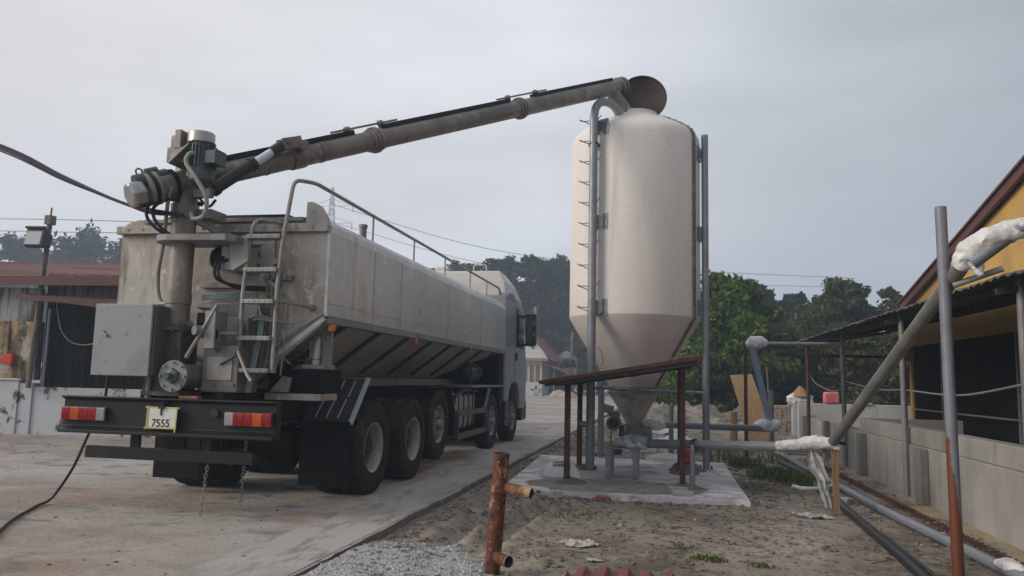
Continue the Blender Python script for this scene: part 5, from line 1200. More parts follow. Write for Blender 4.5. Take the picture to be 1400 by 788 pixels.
# red corrugated sheet on the ground
mb = MB(); pr=None; ni=90
for j in range(6):
    y=5.1+1.16*j/5; row=[]
    for i in range(ni+1):
        x=-.78+.95*i/ni; ph=x/.165; s_=abs((ph%1)-.5)*2; z=-.035+.05*min(1,max(0,(s_-.25)*2.2))+.01*fbm(x*4,y*3)
        row.append((x+.0*y,y+.02*fbm(x*4,2),z+(.0 if j<5 else .0)-.06*max(0,(-.6-x))*2))
    if pr: mb.add(pr+row+[(p[0],p[1],p[2]-.008) for p in pr+row],[(i,i+1,ni+1+i+1,ni+1+i) for i in range(ni)]+[(2*(ni+1)+i,3*(ni+1)+i,3*(ni+1)+i+1,2*(ni+1)+i+1) for i in range(ni)],0,False)
    pr=row
m_=len(mb.v); mb.add([pr[i] for i in range(ni+1)]+[(p[0],p[1],p[2]-.008) for p in pr],[(i,i+1,ni+1+i+1,ni+1+i) for i in range(ni)])
tag(mb.build('corrugated_sheet', M['tin_red'], recalc=False), 'dull red corrugated roofing sheet lying on the dirt at the front', 'roofing sheet')

# ---- hoses and pipes on the ground at right
def groundline(name,label,cat,pts,r,m,n=12,dz=0):
    mb=MB(); P=catmull([(x,y,0) for x,y in pts],6); mb.tube([(p.x,p.y,ground_z(p.x,p.y)*.5-.05+r+dz) for p in P],r,n); return tag(mb.build(name,m),label,cat)
groundline('water_pipe','long grey pipe lying along the dirt beside the sandy strip','pipe',[(2.75,6.2),(2.66,7.7),(2.55,9.5),(2.47,11.5),(2.4,13.1),(2.34,15.5),(2.3,17.8),(2.2,20)],.05,M['pipe_grey'],14,.03)
groundline('black_hose','thick black hose snaking past the timber stake on the dirt','hose',[(1.88,5.6),(1.98,7.2),(2.02,8.4),(2.08,9.8),(2.14,11.0),(2.12,12.2),(2.2,13.2),(2.22,14.6),(2.1,16)],.045,M['hose_black'],12,.01)
groundline('black_hose','thin black hose lying right of the thick one','hose',[(2.02,5.6),(2.1,7.2),(2.13,8.4),(2.17,9.8),(2.22,11.0)],.022,M['hose_black'],10,.0)
groundline('hose','pale hose end coiled over the grass by the plastic tail','hose',[(1.75,12.0),(1.85,11.8),(2.1,11.9),(2.3,12.2),(2.4,12.5)],.03,M['wrap_dirty'],10,.06)
tag(wrap_mesh([(2.74,6.95,.0),(2.72,7.15,.02),(2.7,7.35,.01)],[.06,.075,.055],81,.25).build('plastic_rag',M['wrap_dirty']),'dirty white plastic rag wrapped round the grey pipe on the ground','plastic rag')
rl=thing('rebar_ladder','rusty red lattice of rebar lying along the sandy strip','rebar lattice',(2.75,10,-.08))
mb=MB()
zf=lambda x,y: ground_z(x,y)+.03
for off in (0,.1): mb.tube([(2.95-.02*(y-6)+off+.01*fbm(y,off),y,-.06+.015*fbm(y*2,3)) for y in np.arange(6.0,17.0,.4)],.014,6)
mb.build('long_bars',M['rebar'],rl)
mb=MB()
for k,y in enumerate(np.arange(6.05,16.6,.12)): x=2.95-.02*(y-6); mb.cyl((x-.02,y,-.045),(x+.12,y+.03,-.045),.011,5)
q=mb.build('cross_bars',M['rebar'],rl); q['kind']='stuff'
brick('pale broken concrete block beside the grey ground pipe',2.28,11.1,-.09,.9,M['mortar_light'],(.2,.12,.1))
brick('red brick lying in the sandy strip by the rebar',2.72,10.9,-.09,.2,M['brick_red'],(.16,.09,.06))
brick('small white rubble lump on the sandy strip',2.85,9.2,-.09,.6,M['mortar_light'],(.08,.06,.04))
# ---- plywood board
mb=MB(); P=[(1.50,20.35,1.66),(2.03,20.35,1.7),(2.58,20.0,-.08),(1.98,20.0,-.1)]; nrm=Vector((0,.03,.006))
mb.add(P+[tuple(Vector(p)+nrm) for p in P],[(0,1,2,3),(7,6,5,4),(0,4,5,1),(1,5,6,2),(2,6,7,3),(3,7,4,0)]); tag(mb.build('plywood_board',M['plywood']),'brown plywood board leaning behind the rusty post','board')
mb=MB(); mb.cyl((1.62,20.9,-.1),(1.62,20.85,.75),.1,10); mb.v=[(x+.02*fbm(x*5,z*3),y,z) for x,y,z in mb.v]; tag(mb.build('tree_stump',M['timber']),'short pale log upright left of the plywood board','log')
# timber beams and rubbish on the dirt behind
beams=[((-.9,18.6),(3.6,18.2),.1,'long pale timber beam lying behind the pad'),((-.4,19.4),(2.9,19.9),.09,'second timber beam lying further behind the pad'),((1.9,21.2),(3.4,21.0),.11,'thick timber lying before the brick stack')]
for (a,b,w_,lb) in beams:
    mb=MB(); mb.beam((a[0],a[1],ground_z(*a)+w_*.5),(b[0],b[1],ground_z(*b)+w_*.5),w_,w_*.9); tag(mb.build('timber_beam',M['timber_grey'],bevel=.01),lb,'timber beam')
rub=[(-.05,22.2,.35,M['wrap_dirty'],'white plastic sheet crumpled on the spoil bank behind the silo'),(.3,20.9,.28,M['sack'],'pale dirty sack lying before the spoil bank'),(1.3,19.2,.3,M['wrap_dirty'],'heap of pale plastic scraps between the timber beams'),(-.2,19.9,.25,M['wrap_dirty'],'crumpled pale sack left of the spoil bank')]
for (x,y,s,m,lb) in rub:
    mb=MB(); mb.lathe([(0,.5),(.4,.45),(.8,.25),(1,.0)],(0,0,0),n=16); z0=ground_z(x,y)
    mb.v=[(x+a*s*1.5*(1+.4*fbm(a*2+x,b*2)),y+b*s*.8,z0+c*s*.8+.12*fbm(a*4,b*4,x)) for a,b,c in mb.v]; tag(mb.build('rubbish_heap',m),lb,'rubbish')
# leaning sheet stack behind silo / brick stack
bs=thing('brick_stack','stack of grey-brown bricks right of the plywood','brick stack',(3.0,23.8,-.1))
r=random.Random(8)
mb=MB()
for row in range(11):
    for k in range(6): mb.obx((2.66+k*.125+.008*r.uniform(-1,1),23.2+.02*r.uniform(-1,1),-.05+row*.088),(.115,.22,.08),(0,0,.05*r.uniform(-1,1)))
mb.bx(2.62,3.38,23.32,23.8,-.1,.87); mb.build('bricks',M['brick'],bs)
# ================================================================== RIGHT BUILDING
wl = thing('trough_wall', 'long grey stained concrete wall with buttresses below the awning', 'wall', (3.35,12,-.1))
mb = MB(); mb.bx(3.30,3.55,3.0,20.6,-.2,.67); mb.build('lower_wall', M['plaster_wall'], wl, bevel=.012)
mb = MB(); mb.bx(3.335,3.52,3.0,15.0,.672,.905); mb.bx(3.52,5.0,14.9,15.0,.672,.905); mb.build('upper_kerb', M['plaster_wall'], wl, bevel=.012)
for y in (4.4,7.5,11.25,14.5,17.6,20.3):
    mb = MB(); mb.bx(3.19,3.298,y-.13,y+.13,-.2,.66 if y<15 else .72); mb.build('buttress', mat('buttress',(.17,.165,.15),.9,0,[(3,(1.2,1.2,.2),.45,.65,(.12,.115,.105),1),(6,V1,.55,.7,(.22,.215,.2),2)],bump=(9,.35,.015)) if 'buttress' not in M else M['buttress'], wl, bevel=.012); M['buttress']=bpy.data.materials['buttress']
bw = MB(); bw.bx(3.3,9.0,21.5,21.68,-.1,1.0); bw.bx(4.9,5.1,21.45,21.73,1.0,1.03); tag(bw.build('back_wall', M['pale_wall'], bevel=.01), 'low pale grey wall crossing behind the awning posts', 'wall')
gp = thing('gate_pillar', 'pale concrete pillar with plastic wrapped top left of the low wall', 'pillar', (3.5,22.8,-.1))
mb = MB(); mb.bx(3.32,3.72,22.6,22.95,-.15,.98); mb.build('shaft', M['pale_wall'], gp, bevel=.02)
wrap_mesh([(3.2,22.75,1.02),(3.4,22.75,1.05),(3.65,22.75,1.05),(3.85,22.75,1.02)],[.14,.2,.2,.14],91,.2).build('plastic_cover', M['wrap_dirty'], gp)
mb=MB(); mb.lathe([(0,.3),(.1,.22),(.2,.08),(.3,0)],(3.55,22.75,1.15),n=10); mb.v=[(x+.05*fbm(x*6,y*6),y,z) for x,y,z in mb.v]; tag(mb.build('paper_bag',M['timber']),'torn brown paper bag on top of the wrapped pillar','bag')
mb=MB(); mb.bx(3.42,3.6,20.75,20.95,-.15,.72); tag(mb.build('wall_end_post',M['plaster_wall'],bevel=.01),'short concrete post at the end of the trough wall beside the pillar','post')
mb=MB(); mb.bx(3.95,4.32,21.45,21.75,1.0,1.3); mb.v=[(x+.05*fbm(x*5,z*5),y,z+.03*fbm(x*4,y*4)) for x,y,z in mb.v]; tag(mb.build('pink_bag',M['pink_bag'],bevel=.05),'pink plastic bag hanging by the rusty awning post on the low wall','bag')

aw = thing('awning', 'long ragged dark sheet awning on thin posts along the yellow building', 'awning', (3.6,12,-.1))
ys_ = list(np.arange(3.6,19.75,.055)); mb=MB(); pr=None; ji=random.Random(6)
for j,y in enumerate(ys_):
    row=[]; jag=.05*fbm(y*2.5,1)+ (.03 if int(y/.9)%2 else 0)
    for i in range(7):
        t=i/6; x=2.97+jag*(1-t)+2.2*t; z=2.47+.40*t+.014*math.sin(j*2*math.pi/3.2)+.02*fbm(y*.7,t)-.004*(y-12)*0+.012*(int(y/.9)%2)
        row.append((x,y,z))
    if pr: mb.add(pr+row+[(a,b,c+.012) for a,b,c in pr+row],[(i,i+1,7+i+1,7+i) for i in range(6)]+[(14+i,21+i,21+i+1,14+i+1) for i in range(6)]+[(0,7,21,14)])
    pr=row
mb.build('roof_sheet', M['awning'], aw, recalc=False)
mb=MB()
for x in (3.27,4.2,5.05): mb.beam((x,3.6,2.455+(x-3)*.18-.06),(x,19.7,2.455+(x-3)*.18-.06),.05,.07)
for y in (8.1,12.0,15.9,19.6): mb.beam((3.05,y,2.38),(5.15,y,2.76),.05,.06)
mb.build('purlins', M['rib_dark'], aw)
for y,m in ((4.2,'galv_dull'),(8.1,'galv_dull'),(12.0,'galv_dull'),(15.9,'galv_dull'),(19.8,'rust_brown')):
    mb=MB(); mb.cyl((3.265,y,-.1 if y!=19.8 else -.1),(3.265,y,2.5),.042,14); mb.lathe([(.042,.12),(.05,.12),(.05,.16),(.042,.16)],(3.265,y,0),n=14); mb.lathe([(.042,1.38),(.047,1.38),(.047,1.4),(.042,1.4)],(3.265,y,0),n=14); mb.build('post', M[m], aw)
mb=MB(); mb.beam((3.27,19.62,2.16),(5.2,19.62,2.16),.05,.06); mb.build('tie_bar', M['black_steel'], aw)
mb=MB(); mb.spline([(3.3,19.8,1.75),(3.42,19.6,1.5),(3.5,18,1.35),(3.35,16.0,1.5)],.012,6); mb.spline([(3.3,16,1.55),(3.4,14,1.42),(3.3,12.05,1.42),(3.32,10,1.38),(3.3,8.1,1.52)],.012,6); mb.build('slack_cable', M['galv_dull'], aw)

yb = thing('yellow_building', 'yellow gabled building with maroon roof edge rising above the awning', 'building', (6,10,-.1))
GX=5.25
rk = lambda y: 4.80 - .229*(y-12.1)
mb=MB(); mb.prism([(3.0,2.36),(18.2,2.36),(18.2,rk(18.2)-.05),(6.0,rk(6.0)-.05),(3.0,rk(6.0)-.65)],'x',GX,GX+.2); mb.build('gable_wall', M['yellow_paint'], yb)
mb=MB(); mb.beam((GX-.1,18.9,rk(18.9)+.03),(GX-.1,6.0,rk(6.0)+.03),.06,.2,up=(0,0,1)); mb.beam((GX-.02,18.9,rk(18.9)+.1),(GX-.02,6.0,rk(6.0)+.1),.3,.03); mb.build('rake_board', M['maroon_dark'], yb)
mb=MB(); mb.prism([(18.95,rk(18.95)+.1),(6.0,rk(6.0)+.1),(6.0,rk(6.0)+.16),(18.95,rk(18.95)+.16)],'x',GX-.14,14); mb.prism([(6.0,rk(6.0)+.1),(3.0,rk(6.0)-.6),(3.0,rk(6.0)-.54),(6.0,rk(6.0)+.16)],'x',GX-.14,14); mb.build('roof', M['maroon_roof'], yb)
mb=MB(); mb.bx(GX+.2,14,18.0,18.2,1.0,rk(18.2)-.05); mb.bx(14-.2,14,3,18,-.1,4); mb.build('side_wall', M['yellow_paint'], yb)
mb=MB(); mb.bx(GX-.02,GX+.1,18.6,18.75,.6,2.35); mb.bx(GX-.22,GX+.2,18.5,18.95,2.05,2.62); mb.build('corner_column', M['yellow_paint'], yb, bevel=.02)
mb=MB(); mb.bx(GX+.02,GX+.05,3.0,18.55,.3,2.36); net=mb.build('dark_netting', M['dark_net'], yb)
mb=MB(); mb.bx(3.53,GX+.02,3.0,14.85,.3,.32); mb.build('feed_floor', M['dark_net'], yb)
for y in (6.0,9.6,13.2,16.6):
    mb=MB(); mb.bx(GX-.045,GX-.005,y-.025,y+.025,.3,2.36); mb.build('net_post', M['galv_dull'], yb)
mb=MB(); mb.cyl((GX-.05,3,1.0),(GX-.05,18.5,1.0),.018,6); mb.build('net_rail', M['galv_dull'], yb)

# ================================================================== LEFT BUILDING
LO=Vector((-14.29,14.61,0)); ang=rad(8); lu=Vector((math.cos(ang),math.sin(ang),0)); lv=Vector((-math.sin(ang),math.cos(ang),0))
def lp(s,d,z): p=LO+lu*s+lv*d; return (p.x,p.y,z)
def lbox(mb,s0,s1,d0,d1,z0,z1,mi=0):
    v=[lp(s0,d0,z0),lp(s1,d0,z0),lp(s1,d1,z0),lp(s0,d1,z0),lp(s0,d0,z1),lp(s1,d0,z1),lp(s1,d1,z1),lp(s0,d1,z1)]
    return mb.add(v,[(0,3,2,1),(4,5,6,7),(0,1,5,4),(1,2,6,5),(2,3,7,6),(3,0,4,7)],mi)
lb=thing('stained_building','old stained building with a red sheet roof and dark netted opening left of the truck','building',lp(0,3,0))
mb=MB(); lbox(mb,-5,.52,.0,.25,1.17,2.45); lbox(mb,-.6,.0,-.03,-.001,1.6,2.3); mb.build('yellow_wall',M['yellow_stained'],lb)
mb=MB(); lbox(mb,-5,.55,.0,.25,2.452,3.2); lbox(mb,.3,.62,.02,.25,1.172,2.45); mb.build('upper_wall',M['grey_stained'],lb)
mb=MB(); lbox(mb,-5,.36,-.06,.25,-.05,1.15); lbox(mb,-5,.42,-.09,.26,1.152,1.2); lbox(mb,.361,.66,-.035,.25,-.05,1.1); mb.build('white_plinth',M['white_stained'],lb,bevel=.01)
mb=MB(); lbox(mb,.661,9,.0,.2,-.05,1.02); mb.build('low_wall',M['white_stained'],lb,bevel=.01)
mb=MB(); 
n=110
for k in range(n):
    s0=.7+k*.075; lbox(mb,s0,s0+.05,.22+.012*(k%2),.25+.012*(k%2),1.0,3.0)
lbox(mb,.6,9,.3,.32,.9,3.3); mb.build('dark_netting',M['dark_net_green'],lb)
mb=MB(); mb.cyl(lp(.78,.12,1.02),lp(.8,.12,2.75),.035,10); mb.build('steel_post',M['galv'],lb)
mb=MB(); lbox(mb,.6,9,.26,.5,2.9,3.55); mb.build('back_wall',M['stained_dark'],lb)
# roof with fascia
mb=MB()
def quad(mb,pts,th=.04): 
    q=[Vector(p) for p in pts]; mb.add([tuple(p) for p in q]+[tuple(p-Vector((0,0,th))) for p in q],[(0,1,2,3),(7,6,5,4),(0,4,5,1),(1,5,6,2),(2,6,7,3),(3,7,4,0)])
quad(mb,[lp(-6,-.35,3.33),lp(9,-.35,3.50),lp(9,6,4.62),lp(-6,6,4.62)]); 
for k in range(50):
    s=-6+k*.3; z0=3.33+(s+6)/15*.17; v=[lp(s-.02,-.35,z0+.004),lp(s+.02,-.35,z0+.004),lp(s+.02,6,4.624),lp(s-.02,6,4.624)]; quad(mb,[(a,b,c+.012) for a,b,c in v],.012)
rf=mb.build('roof',M['red_roof'],lb)
mb=MB(); quad(mb,[lp(-6,-.37,3.345),lp(9,-.37,3.515),lp(9,-.34,3.515),lp(-6,-.34,3.345)],.2); mb.build('fascia',M['maroon_dark'],rf)
mb=MB(); quad(mb,[lp(.45,-.5,2.98),lp(3.6,-1.3,2.72),lp(3.9,-.1,2.95),lp(.6,.0,3.08)],.05); mb.beam(lp(.45,-.51,2.95),lp(3.6,-1.31,2.69),.05,.1); ap=mb.build('porch_roof',M['rust_brown'],lb)
mb=MB(); mb.beam(lp(.9,-.6,2.93),lp(3.7,-1.5,2.6),.05,.05); mb.build('porch_rafter',M['rust_brown'],ap)
mb=MB(); mb.spline([lp(1.2,-.3,2.9),lp(1.35,-.3,2.3),lp(1.6,-.3,2.02),lp(1.9,-.3,1.95),lp(2.3,-.3,2.02)],.012,6); mb.build('loose_cable',M['galv_dull'],lb)
mb=MB(); lbox(mb,-.35,.12,-.06,-.01,1.56,1.66); lbox(mb,-.02,.2,-.14,-.01,1.5,1.72); mb.build('red_box',M['red_plastic'],lb,bevel=.01)
fl=thing('floodlight_pole','thin leaning pole with a black floodlight in front of the stained building','light pole',lp(.72,-.1,0))
p0=Vector(lp(.62,-.12,1.0)); p1=Vector(lp(.86,-.25,4.78))
mb=MB(); mb.tube([p0+(p1-p0)*k/8 for k in range(9)],.055,10); mb.cyl(p1,p1+Vector((.01,0,.18)),.02,6); mb.obx(p1-Vector((0,0,.1)),(.16,.16,.2)); mb.build('pole',M['bark_pale'],fl)
mb=MB(); mb.tube([p0+(p1-p0)*.5+Vector((.05,0,0)),p0+(p1-p0)*.68+Vector((.05,-.03,0))],.02,6); mb.build('cable',M['hose_black'],fl)
c=p0+(p1-p0)*.86+Vector((-.1,-.2,0)); Rz=Matrix.Rotation(rad(8),3,'Z')@Matrix.Rotation(rad(-12),3,'X')
def rb_(mb,s,off): 
    h=[k/2 for k in s]; v=[]
    for z in (-1,1):
        for (x,y) in ((-1,-1),(1,-1),(1,1),(-1,1)): v.append(tuple(c+Rz@(Vector((x*h[0],y*h[1],z*h[2]))+Vector(off))))
    mb.add(v,[(0,3,2,1),(4,5,6,7),(0,1,5,4),(1,2,6,5),(2,3,7,6),(3,0,4,7)])
mb=MB(); rb_(mb,(.42,.16,.42),(0,0,0)); rb_(mb,(.22,.2,.3),(.1,.12,0)); rb_(mb,(.46,.06,.05),(0,-.1,.21)); hd=mb.build('floodlight',M['flood_black'],fl,bevel=.015)
mb=MB(); rb_(mb,(.34,.012,.3),(-.01,-.083,-.03)); mb.build('lens',M['flood_glass'],hd)

# ================================================================== FAR HOUSE, FAR THINGS
fh=thing('farm_house','small cream house with a red roof and white gable beyond the truck','house',(-12.6,72,0))
mb=MB(); mb.bx(-16,-11.35,70,78,0,3.3); w_=mb.build('wall',M['cream'],fh)
mb=MB(); mb.bx(-16,-11.3,69.95,78,0,1.15); mb.build('plinth',M['white_stained'],fh)
mb=MB(); mb.prism([(-14.2,3.3),(-10.75,3.3),(-12.2,5.35),(-12.9,5.35)],'y',69.9,70.05); mb.build('gable',M['white_paint'],fh)
mb=MB(); mb.bx(-12.35,-12.1,69.85,69.9,4.2,4.75); mb.bx(-12.55,-11.9,69.85,69.9,4.4,4.5); mb.build('gable_mark',M['motor_green'],fh)
mb=MB()
quad(mb,[(-12.5,69.6,5.5),(-12.5,78,5.5),(-16,78,3.4),(-16,69.6,3.4)],.12); quad(mb,[(-12.5,69.6,5.5),(-10.4,69.6,3.25),(-10.4,78,3.25),(-12.5,78,5.5)],.12)
for k in range(9): quad(mb,[(-12.7-k*.35,69.6,5.42-k*.21),(-12.6-k*.35,69.6,5.5-k*.21),(-12.6-k*.35,78,5.5-k*.21),(-12.7-k*.35,78,5.42-k*.21)],.05)
mb.build('roof',M['tin_red'],fh)
mb=MB(); mb.bx(-13.6,-10.7,69.4,69.95,3.1,3.35); mb.build('eave_board',M['timber_grey'],fh)
for x in (-12.9,-12.3,-11.75):
    mb=MB(); mb.bx(x-.17,x+.17,69.94,69.99,1.2,2.75); mb.build('window',M['brown_wood'],fh)
pc=thing('red_porch','open red roofed shed beside the cream house','shed',(-10,72,0))
mb=MB(); quad(mb,[(-11.3,69.5,3.0),(-8.9,69.5,2.05),(-8.9,75,2.05),(-11.3,75,3.0)],.08); mb.build('roof',M['tin_red'],pc)
mb=MB(); mb.bx(-11.28,-9.6,74.5,74.7,0,2.4); mb.build('back_wall',M['dark_net'],pc)
for x in (-9.1,-10.2):
    mb=MB(); mb.cyl((x,69.8,0),(x,69.8,2.1),.06,8); mb.build('post',M['bark_pale'],pc)
fs=thing('feed_bin','small grey metal feed bin on legs beyond the sheds','silo',(-10,76,0))
mb=MB(); mb.lathe([(0,4.3),(.35,4.15),(1.0,3.6),(1.02,3.55),(1.02,1.9),(.3,1.0),(0,1.0)],(-9.9,76,0),n=20); mb.build('bin',M['galv_dull'],fs)
for a in range(4):
    mb=MB(); mb.cyl((-9.9+.9*math.cos(a*1.57+.78),76+.9*math.sin(a*1.57+.78),0),(-9.9+.9*math.cos(a*1.57+.78),76+.9*math.sin(a*1.57+.78),2.2),.05,6); mb.build('leg',M['galv_dull'],fs)
mb=MB(); mb.cyl((-9.25,75,0),(-9.25,75,6.1),.12,10); tag(mb.build('utility_pole',M['bark_pale']),'pale concrete utility pole standing by the far feed bin','pole')
hc_=thing('hand_cart','small wire hand cart parked in front of the cream house','cart',(-10.9,66,0))
mb=MB(); mb.bx(-11.2,-10.4,65.6,66.2,.3,.36); 
for x in (-11.2,-11.0,-10.8,-10.6,-10.4): mb.cyl((x,65.6,.3),(x,65.6,.95),.02,6)
mb.cyl((-11.2,65.6,.95),(-10.4,65.6,.95),.02,6); mb.build('frame',M['galv_dull'],hc_)
for x in (-11.1,-10.5):
    mb=MB(); mb.lathe([(0,-.03),(.12,-.03),(.12,.03),(0,.03)],(x,65.6,.14),'x',14); mb.build('wheel',M['rubber'],hc_)
for (x,y,s,lb_) in ((-9.3,67,.5,'dark bricks heaped beside the far utility pole'),(-8.4,66,.45,'low pile of rubble right of the far utility pole')):
    mb=MB(); mb.lathe([(0,1),(.5,.8),(1,0)],(0,0,0),n=10); mb.v=[(x+a*s*2*(1+.3*fbm(a*3,b*3)),y+b*s,c*s*1.2+.1*fbm(a*5,b*5)) for a,b,c in mb.v]; tag(mb.build('rubble_pile',M['brick']),lb_,'rubble')

# power lines and pylon
py=thing('pylon','tall steel lattice pylon far away behind the truck handrail','pylon',(-74.6,160,0))
mb=MB(); P0=Vector((-74.6,160,0)); H=43.5
def corner(i,z): w=4.2*(1-z/H)+.35; a=[(-1,-1),(1,-1),(1,1),(-1,1)][i%4]; return P0+Vector((a[0]*w*.5,a[1]*w*.5,z))
zs=[0,8,15,21,26,30,33.5,36.5,39,41.5,43.5]
for i in range(4):
    for a,b in zip(zs[:-1],zs[1:]):
        mb.beam(corner(i,a),corner(i,b),.14,.14); mb.beam(corner(i,a),corner(i+1,b),.08,.08); mb.beam(corner(i+1,a),corner(i,b),.08,.08)
mb.build('tower',M['pylon'],py)
for z in (31,35,39):
    mb=MB()
    for s in (-1,1):
        t=P0+Vector((s*5.0,0,z+.2)); mb.beam(P0+Vector((s*.4,-.4,z)),t,.12,.12); mb.beam(P0+Vector((s*.4,-.4,z+1.6)),t,.12,.12); mb.cyl(t,t-Vector((0,0,1.6)),.14,6)
    mb.build('cross_arm',M['pylon'],py)
def wire(name,lb,pts,r,grp='far power lines'):
    mb=MB(); mb.spline(pts,r,5,seg=6); tag(mb.build(name,M['wire']),lb,'power line',grp)
for k,(z,lb_) in enumerate((([(-160.6,150,35.7),(-136.7,150,35.03),(-119.6,150,34.3),(-90.7,150,32.7),(-74.6,155,32.2)],'highest far power line crossing the sky left of the tank'),([(-160.3,150,32.9),(-136.4,150,32.14),(-119.3,150,31.65),(-90.5,150,30.3),(-74.6,155,29.9)],'second far power line over the left trees'),([(-160,150,30.65),(-136.2,150,30.0),(-119.1,150,29.66),(-90.4,150,28.5),(-74.6,155,28.2)],'lowest of the far power lines over the left trees'))):
    wire('power_line',lb_,z,.1)
wire('power_line','upper far power line running down behind the silo',[(-74.6,160,39.5),(-40,165,30),(-5,172,26.5),(40,180,25)],.07)
wire('power_line','lower far power line above the dark trees left of the silo',[(-74.6,160,35.5),(-40,165,26.5),(-5,172,23.5),(40,180,23)],.06)
# supply cables
mb=MB()
for k in range(3): mb.spline([(-30,9.5+.03*k,9.6),(-20,8.2+.03*k,7.4),(-14,7.3+.03*k,5.85),(-10.5,6.95+.03*k,4.95-.02*k),(-8.8,6.95,4.35-.015*k),(-7.2,7.0,3.86-.03*k),(-6.4,7.02,3.5-.02*k),(-5.7,7.02,3.21),(-5.3,7.03,3.11-.02*k),(-4.95,7.08,3.06)],.017 if k<2 else .01,7)
tag(mb.build('supply_cable',mat('cable_blue',(.018,.016,.045),.5)),'dark bundled electric cables hanging in from the left to the truck column','cable')
mb=MB(); mb.spline([(-5.78,7.2,1.42),(-5.82,7.22,1.1),(-5.98,7.22,.74),(-6.18,7.3,.42),(-6.4,7.38,.17),(-6.5,7.36,.04),(-6.45,7.15,.018),(-6.1,6.5,.018),(-5.77,6.0,.018),(-5.5,5.6,.018),(-5.6,5.0,.018)],.015,7)
tag(mb.build('power_cable',M['hose_black']),'black cable dropping from the grey cabinet and trailing over the concrete','cable')

# ================================================================== VEGETATION
def leaves_mesh(name, centers, sizes, m, parent, seed, droop=.3, aspect=.45):
    rng=np.random.default_rng(seed); C_=np.asarray(centers,float); n=len(C_); s=np.asarray(sizes,float)[:,None]
    d=rng.normal(size=(n,3)); d[:,2]-=droop; d/=np.linalg.norm(d,axis=1)[:,None]
    r=rng.normal(size=(n,3)); w=np.cross(d,r); w/=np.linalg.norm(w,axis=1)[:,None]; nn=np.cross(d,w)
    f=rng.uniform(-.25,.25,(n,1))
    v=np.stack([C_-d*s*.5, C_-w*s*aspect*.5+nn*s*f*.6, C_+d*s*.5, C_+w*s*aspect*.5+nn*s*f*.6],1)
    org=np.array(ORG[parent.name]); v=(v-org).reshape(-1,3)
    me=bpy.data.meshes.new(name); me.vertices.add(4*n); me.vertices.foreach_set('co',v.ravel())
    me.loops.add(4*n); me.loops.foreach_set('vertex_index',np.arange(4*n,dtype=np.int32)); me.polygons.add(n); me.polygons.foreach_set('loop_start',np.arange(0,4*n,4,dtype=np.int32))
    me.update(); me.validate(); me.materials.append(m); o=bpy.data.objects.new(name,me); COL.objects.link(o); o.parent=parent; return o
def tree(name, label, x, y, h, cw, leaf, nleaf, m, seed, grp, base=.35, lobes=9, trunk=True, bark='bark', z0=-.1, lean=0, slim=1.0):
    rng=np.random.default_rng(seed); leaf*=1.25; t=thing(name,label,'tree' if 'bush' not in name else 'bush',(x,y,z0),grp)
    ctrs=[]; limbs=[]
    zb=z0+h*base
    tops=[]
    for k in range(lobes):
        f=(k+.5)/lobes; z=zb+(h*(1-base))*(f**.85)*.93
        wr=cw*.5*math.sin(math.pi*min(1,max(.12,(.22+.78*(1-abs(f-.42)*1.25)))) *.5)*slim
        a=k*2.4+rng.uniform(-.5,.5); rr=wr*rng.uniform(.25,.8)*(1-.5*max(0,f-.7)/.3)
        c=np.array([x+lean*f+math.cos(a)*rr, y+math.sin(a)*rr, z]); rad_=cw*rng.uniform(.17,.29)*(1.15-f*.45)
        tops.append((c,rad_))
    per=int(nleaf*1.3)//lobes; L_=[]; Sz=[]
    for (c,r_) in tops:
        nc=max(8,int(per/46))
        dd=rng.normal(size=(nc,3)); dd/=np.linalg.norm(dd,axis=1)[:,None]; dd[:,2]=np.where(dd[:,2]<-.35,-dd[:,2]*.6,dd[:,2])
        cc=c+dd*r_*rng.uniform(.35,1.12,(nc,1))*np.array([1,1,.82])
        ix=rng.integers(0,nc,per); p=cc[ix]+rng.normal(size=(per,3))*r_*np.array([.2,.2,.13])
        L_.append(p); Sz.append(leaf*rng.uniform(.35,1.65,per))
        limbs.append(c)
    L_=np.concatenate(L_); Sz=np.concatenate(Sz); L_[:,2]=np.maximum(L_[:,2],z0+.05)
    leaves_mesh('crown',L_,Sz,m,t,seed+5)
    if trunk:
        mb=MB(); r0=max(.05,h*.018); top=Vector((x+lean*.7,y,z0+h*.78))
        tr=[Vector((x,y,z0-.2))+(top-Vector((x,y,z0-.2)))*k/6+Vector((.05*h*.1*fbm(k,seed),.05*h*.1*fbm(k,seed+3),0)) for k in range(7)]
        mb.tube(tr,[r0*(1.25-.16*k) for k in range(7)],9)
        for c in limbs:
            q=Vector(c); b_=tr[min(5,max(2,int((q.z-z0)/(h)*6)-1))]; md=(b_+q)/2+Vector((0,0,-.04*h)); mb.tube([b_,md,q],[r0*.45,r0*.28,r0*.1],6)
        mb.build('trunk',M[bark],t)
    return t
G1='dark tall trees behind the truck'
rr_=random.Random(11)
row=[(-27.5,82,13.2),(-24.6,86,14.6),(-22.0,82,14.4),(-18.6,84,15.4),(-15.6,82,15.2),(-12.9,86,15.6),(-10.2,83,14.3),(-7.6,86,13.4)]
lbl=['leftmost dark tree above the truck roof','dark tree just right of the handrail end','dark tree rising over the cab roof','tall dark tree right of the cab roof','broad dark tree above the cream house','tallest dark tree between the truck and silo','dark tree touching the left edge of the silo','dark tree mostly hidden behind the silo']
for k,((x,y,h),l) in enumerate(zip(row,lbl)):
    tree('tall_tree',l,x,y,h,7.6 if k else 5,.42,9000,M['leaf_dark'],100+k,G1,.08,22)
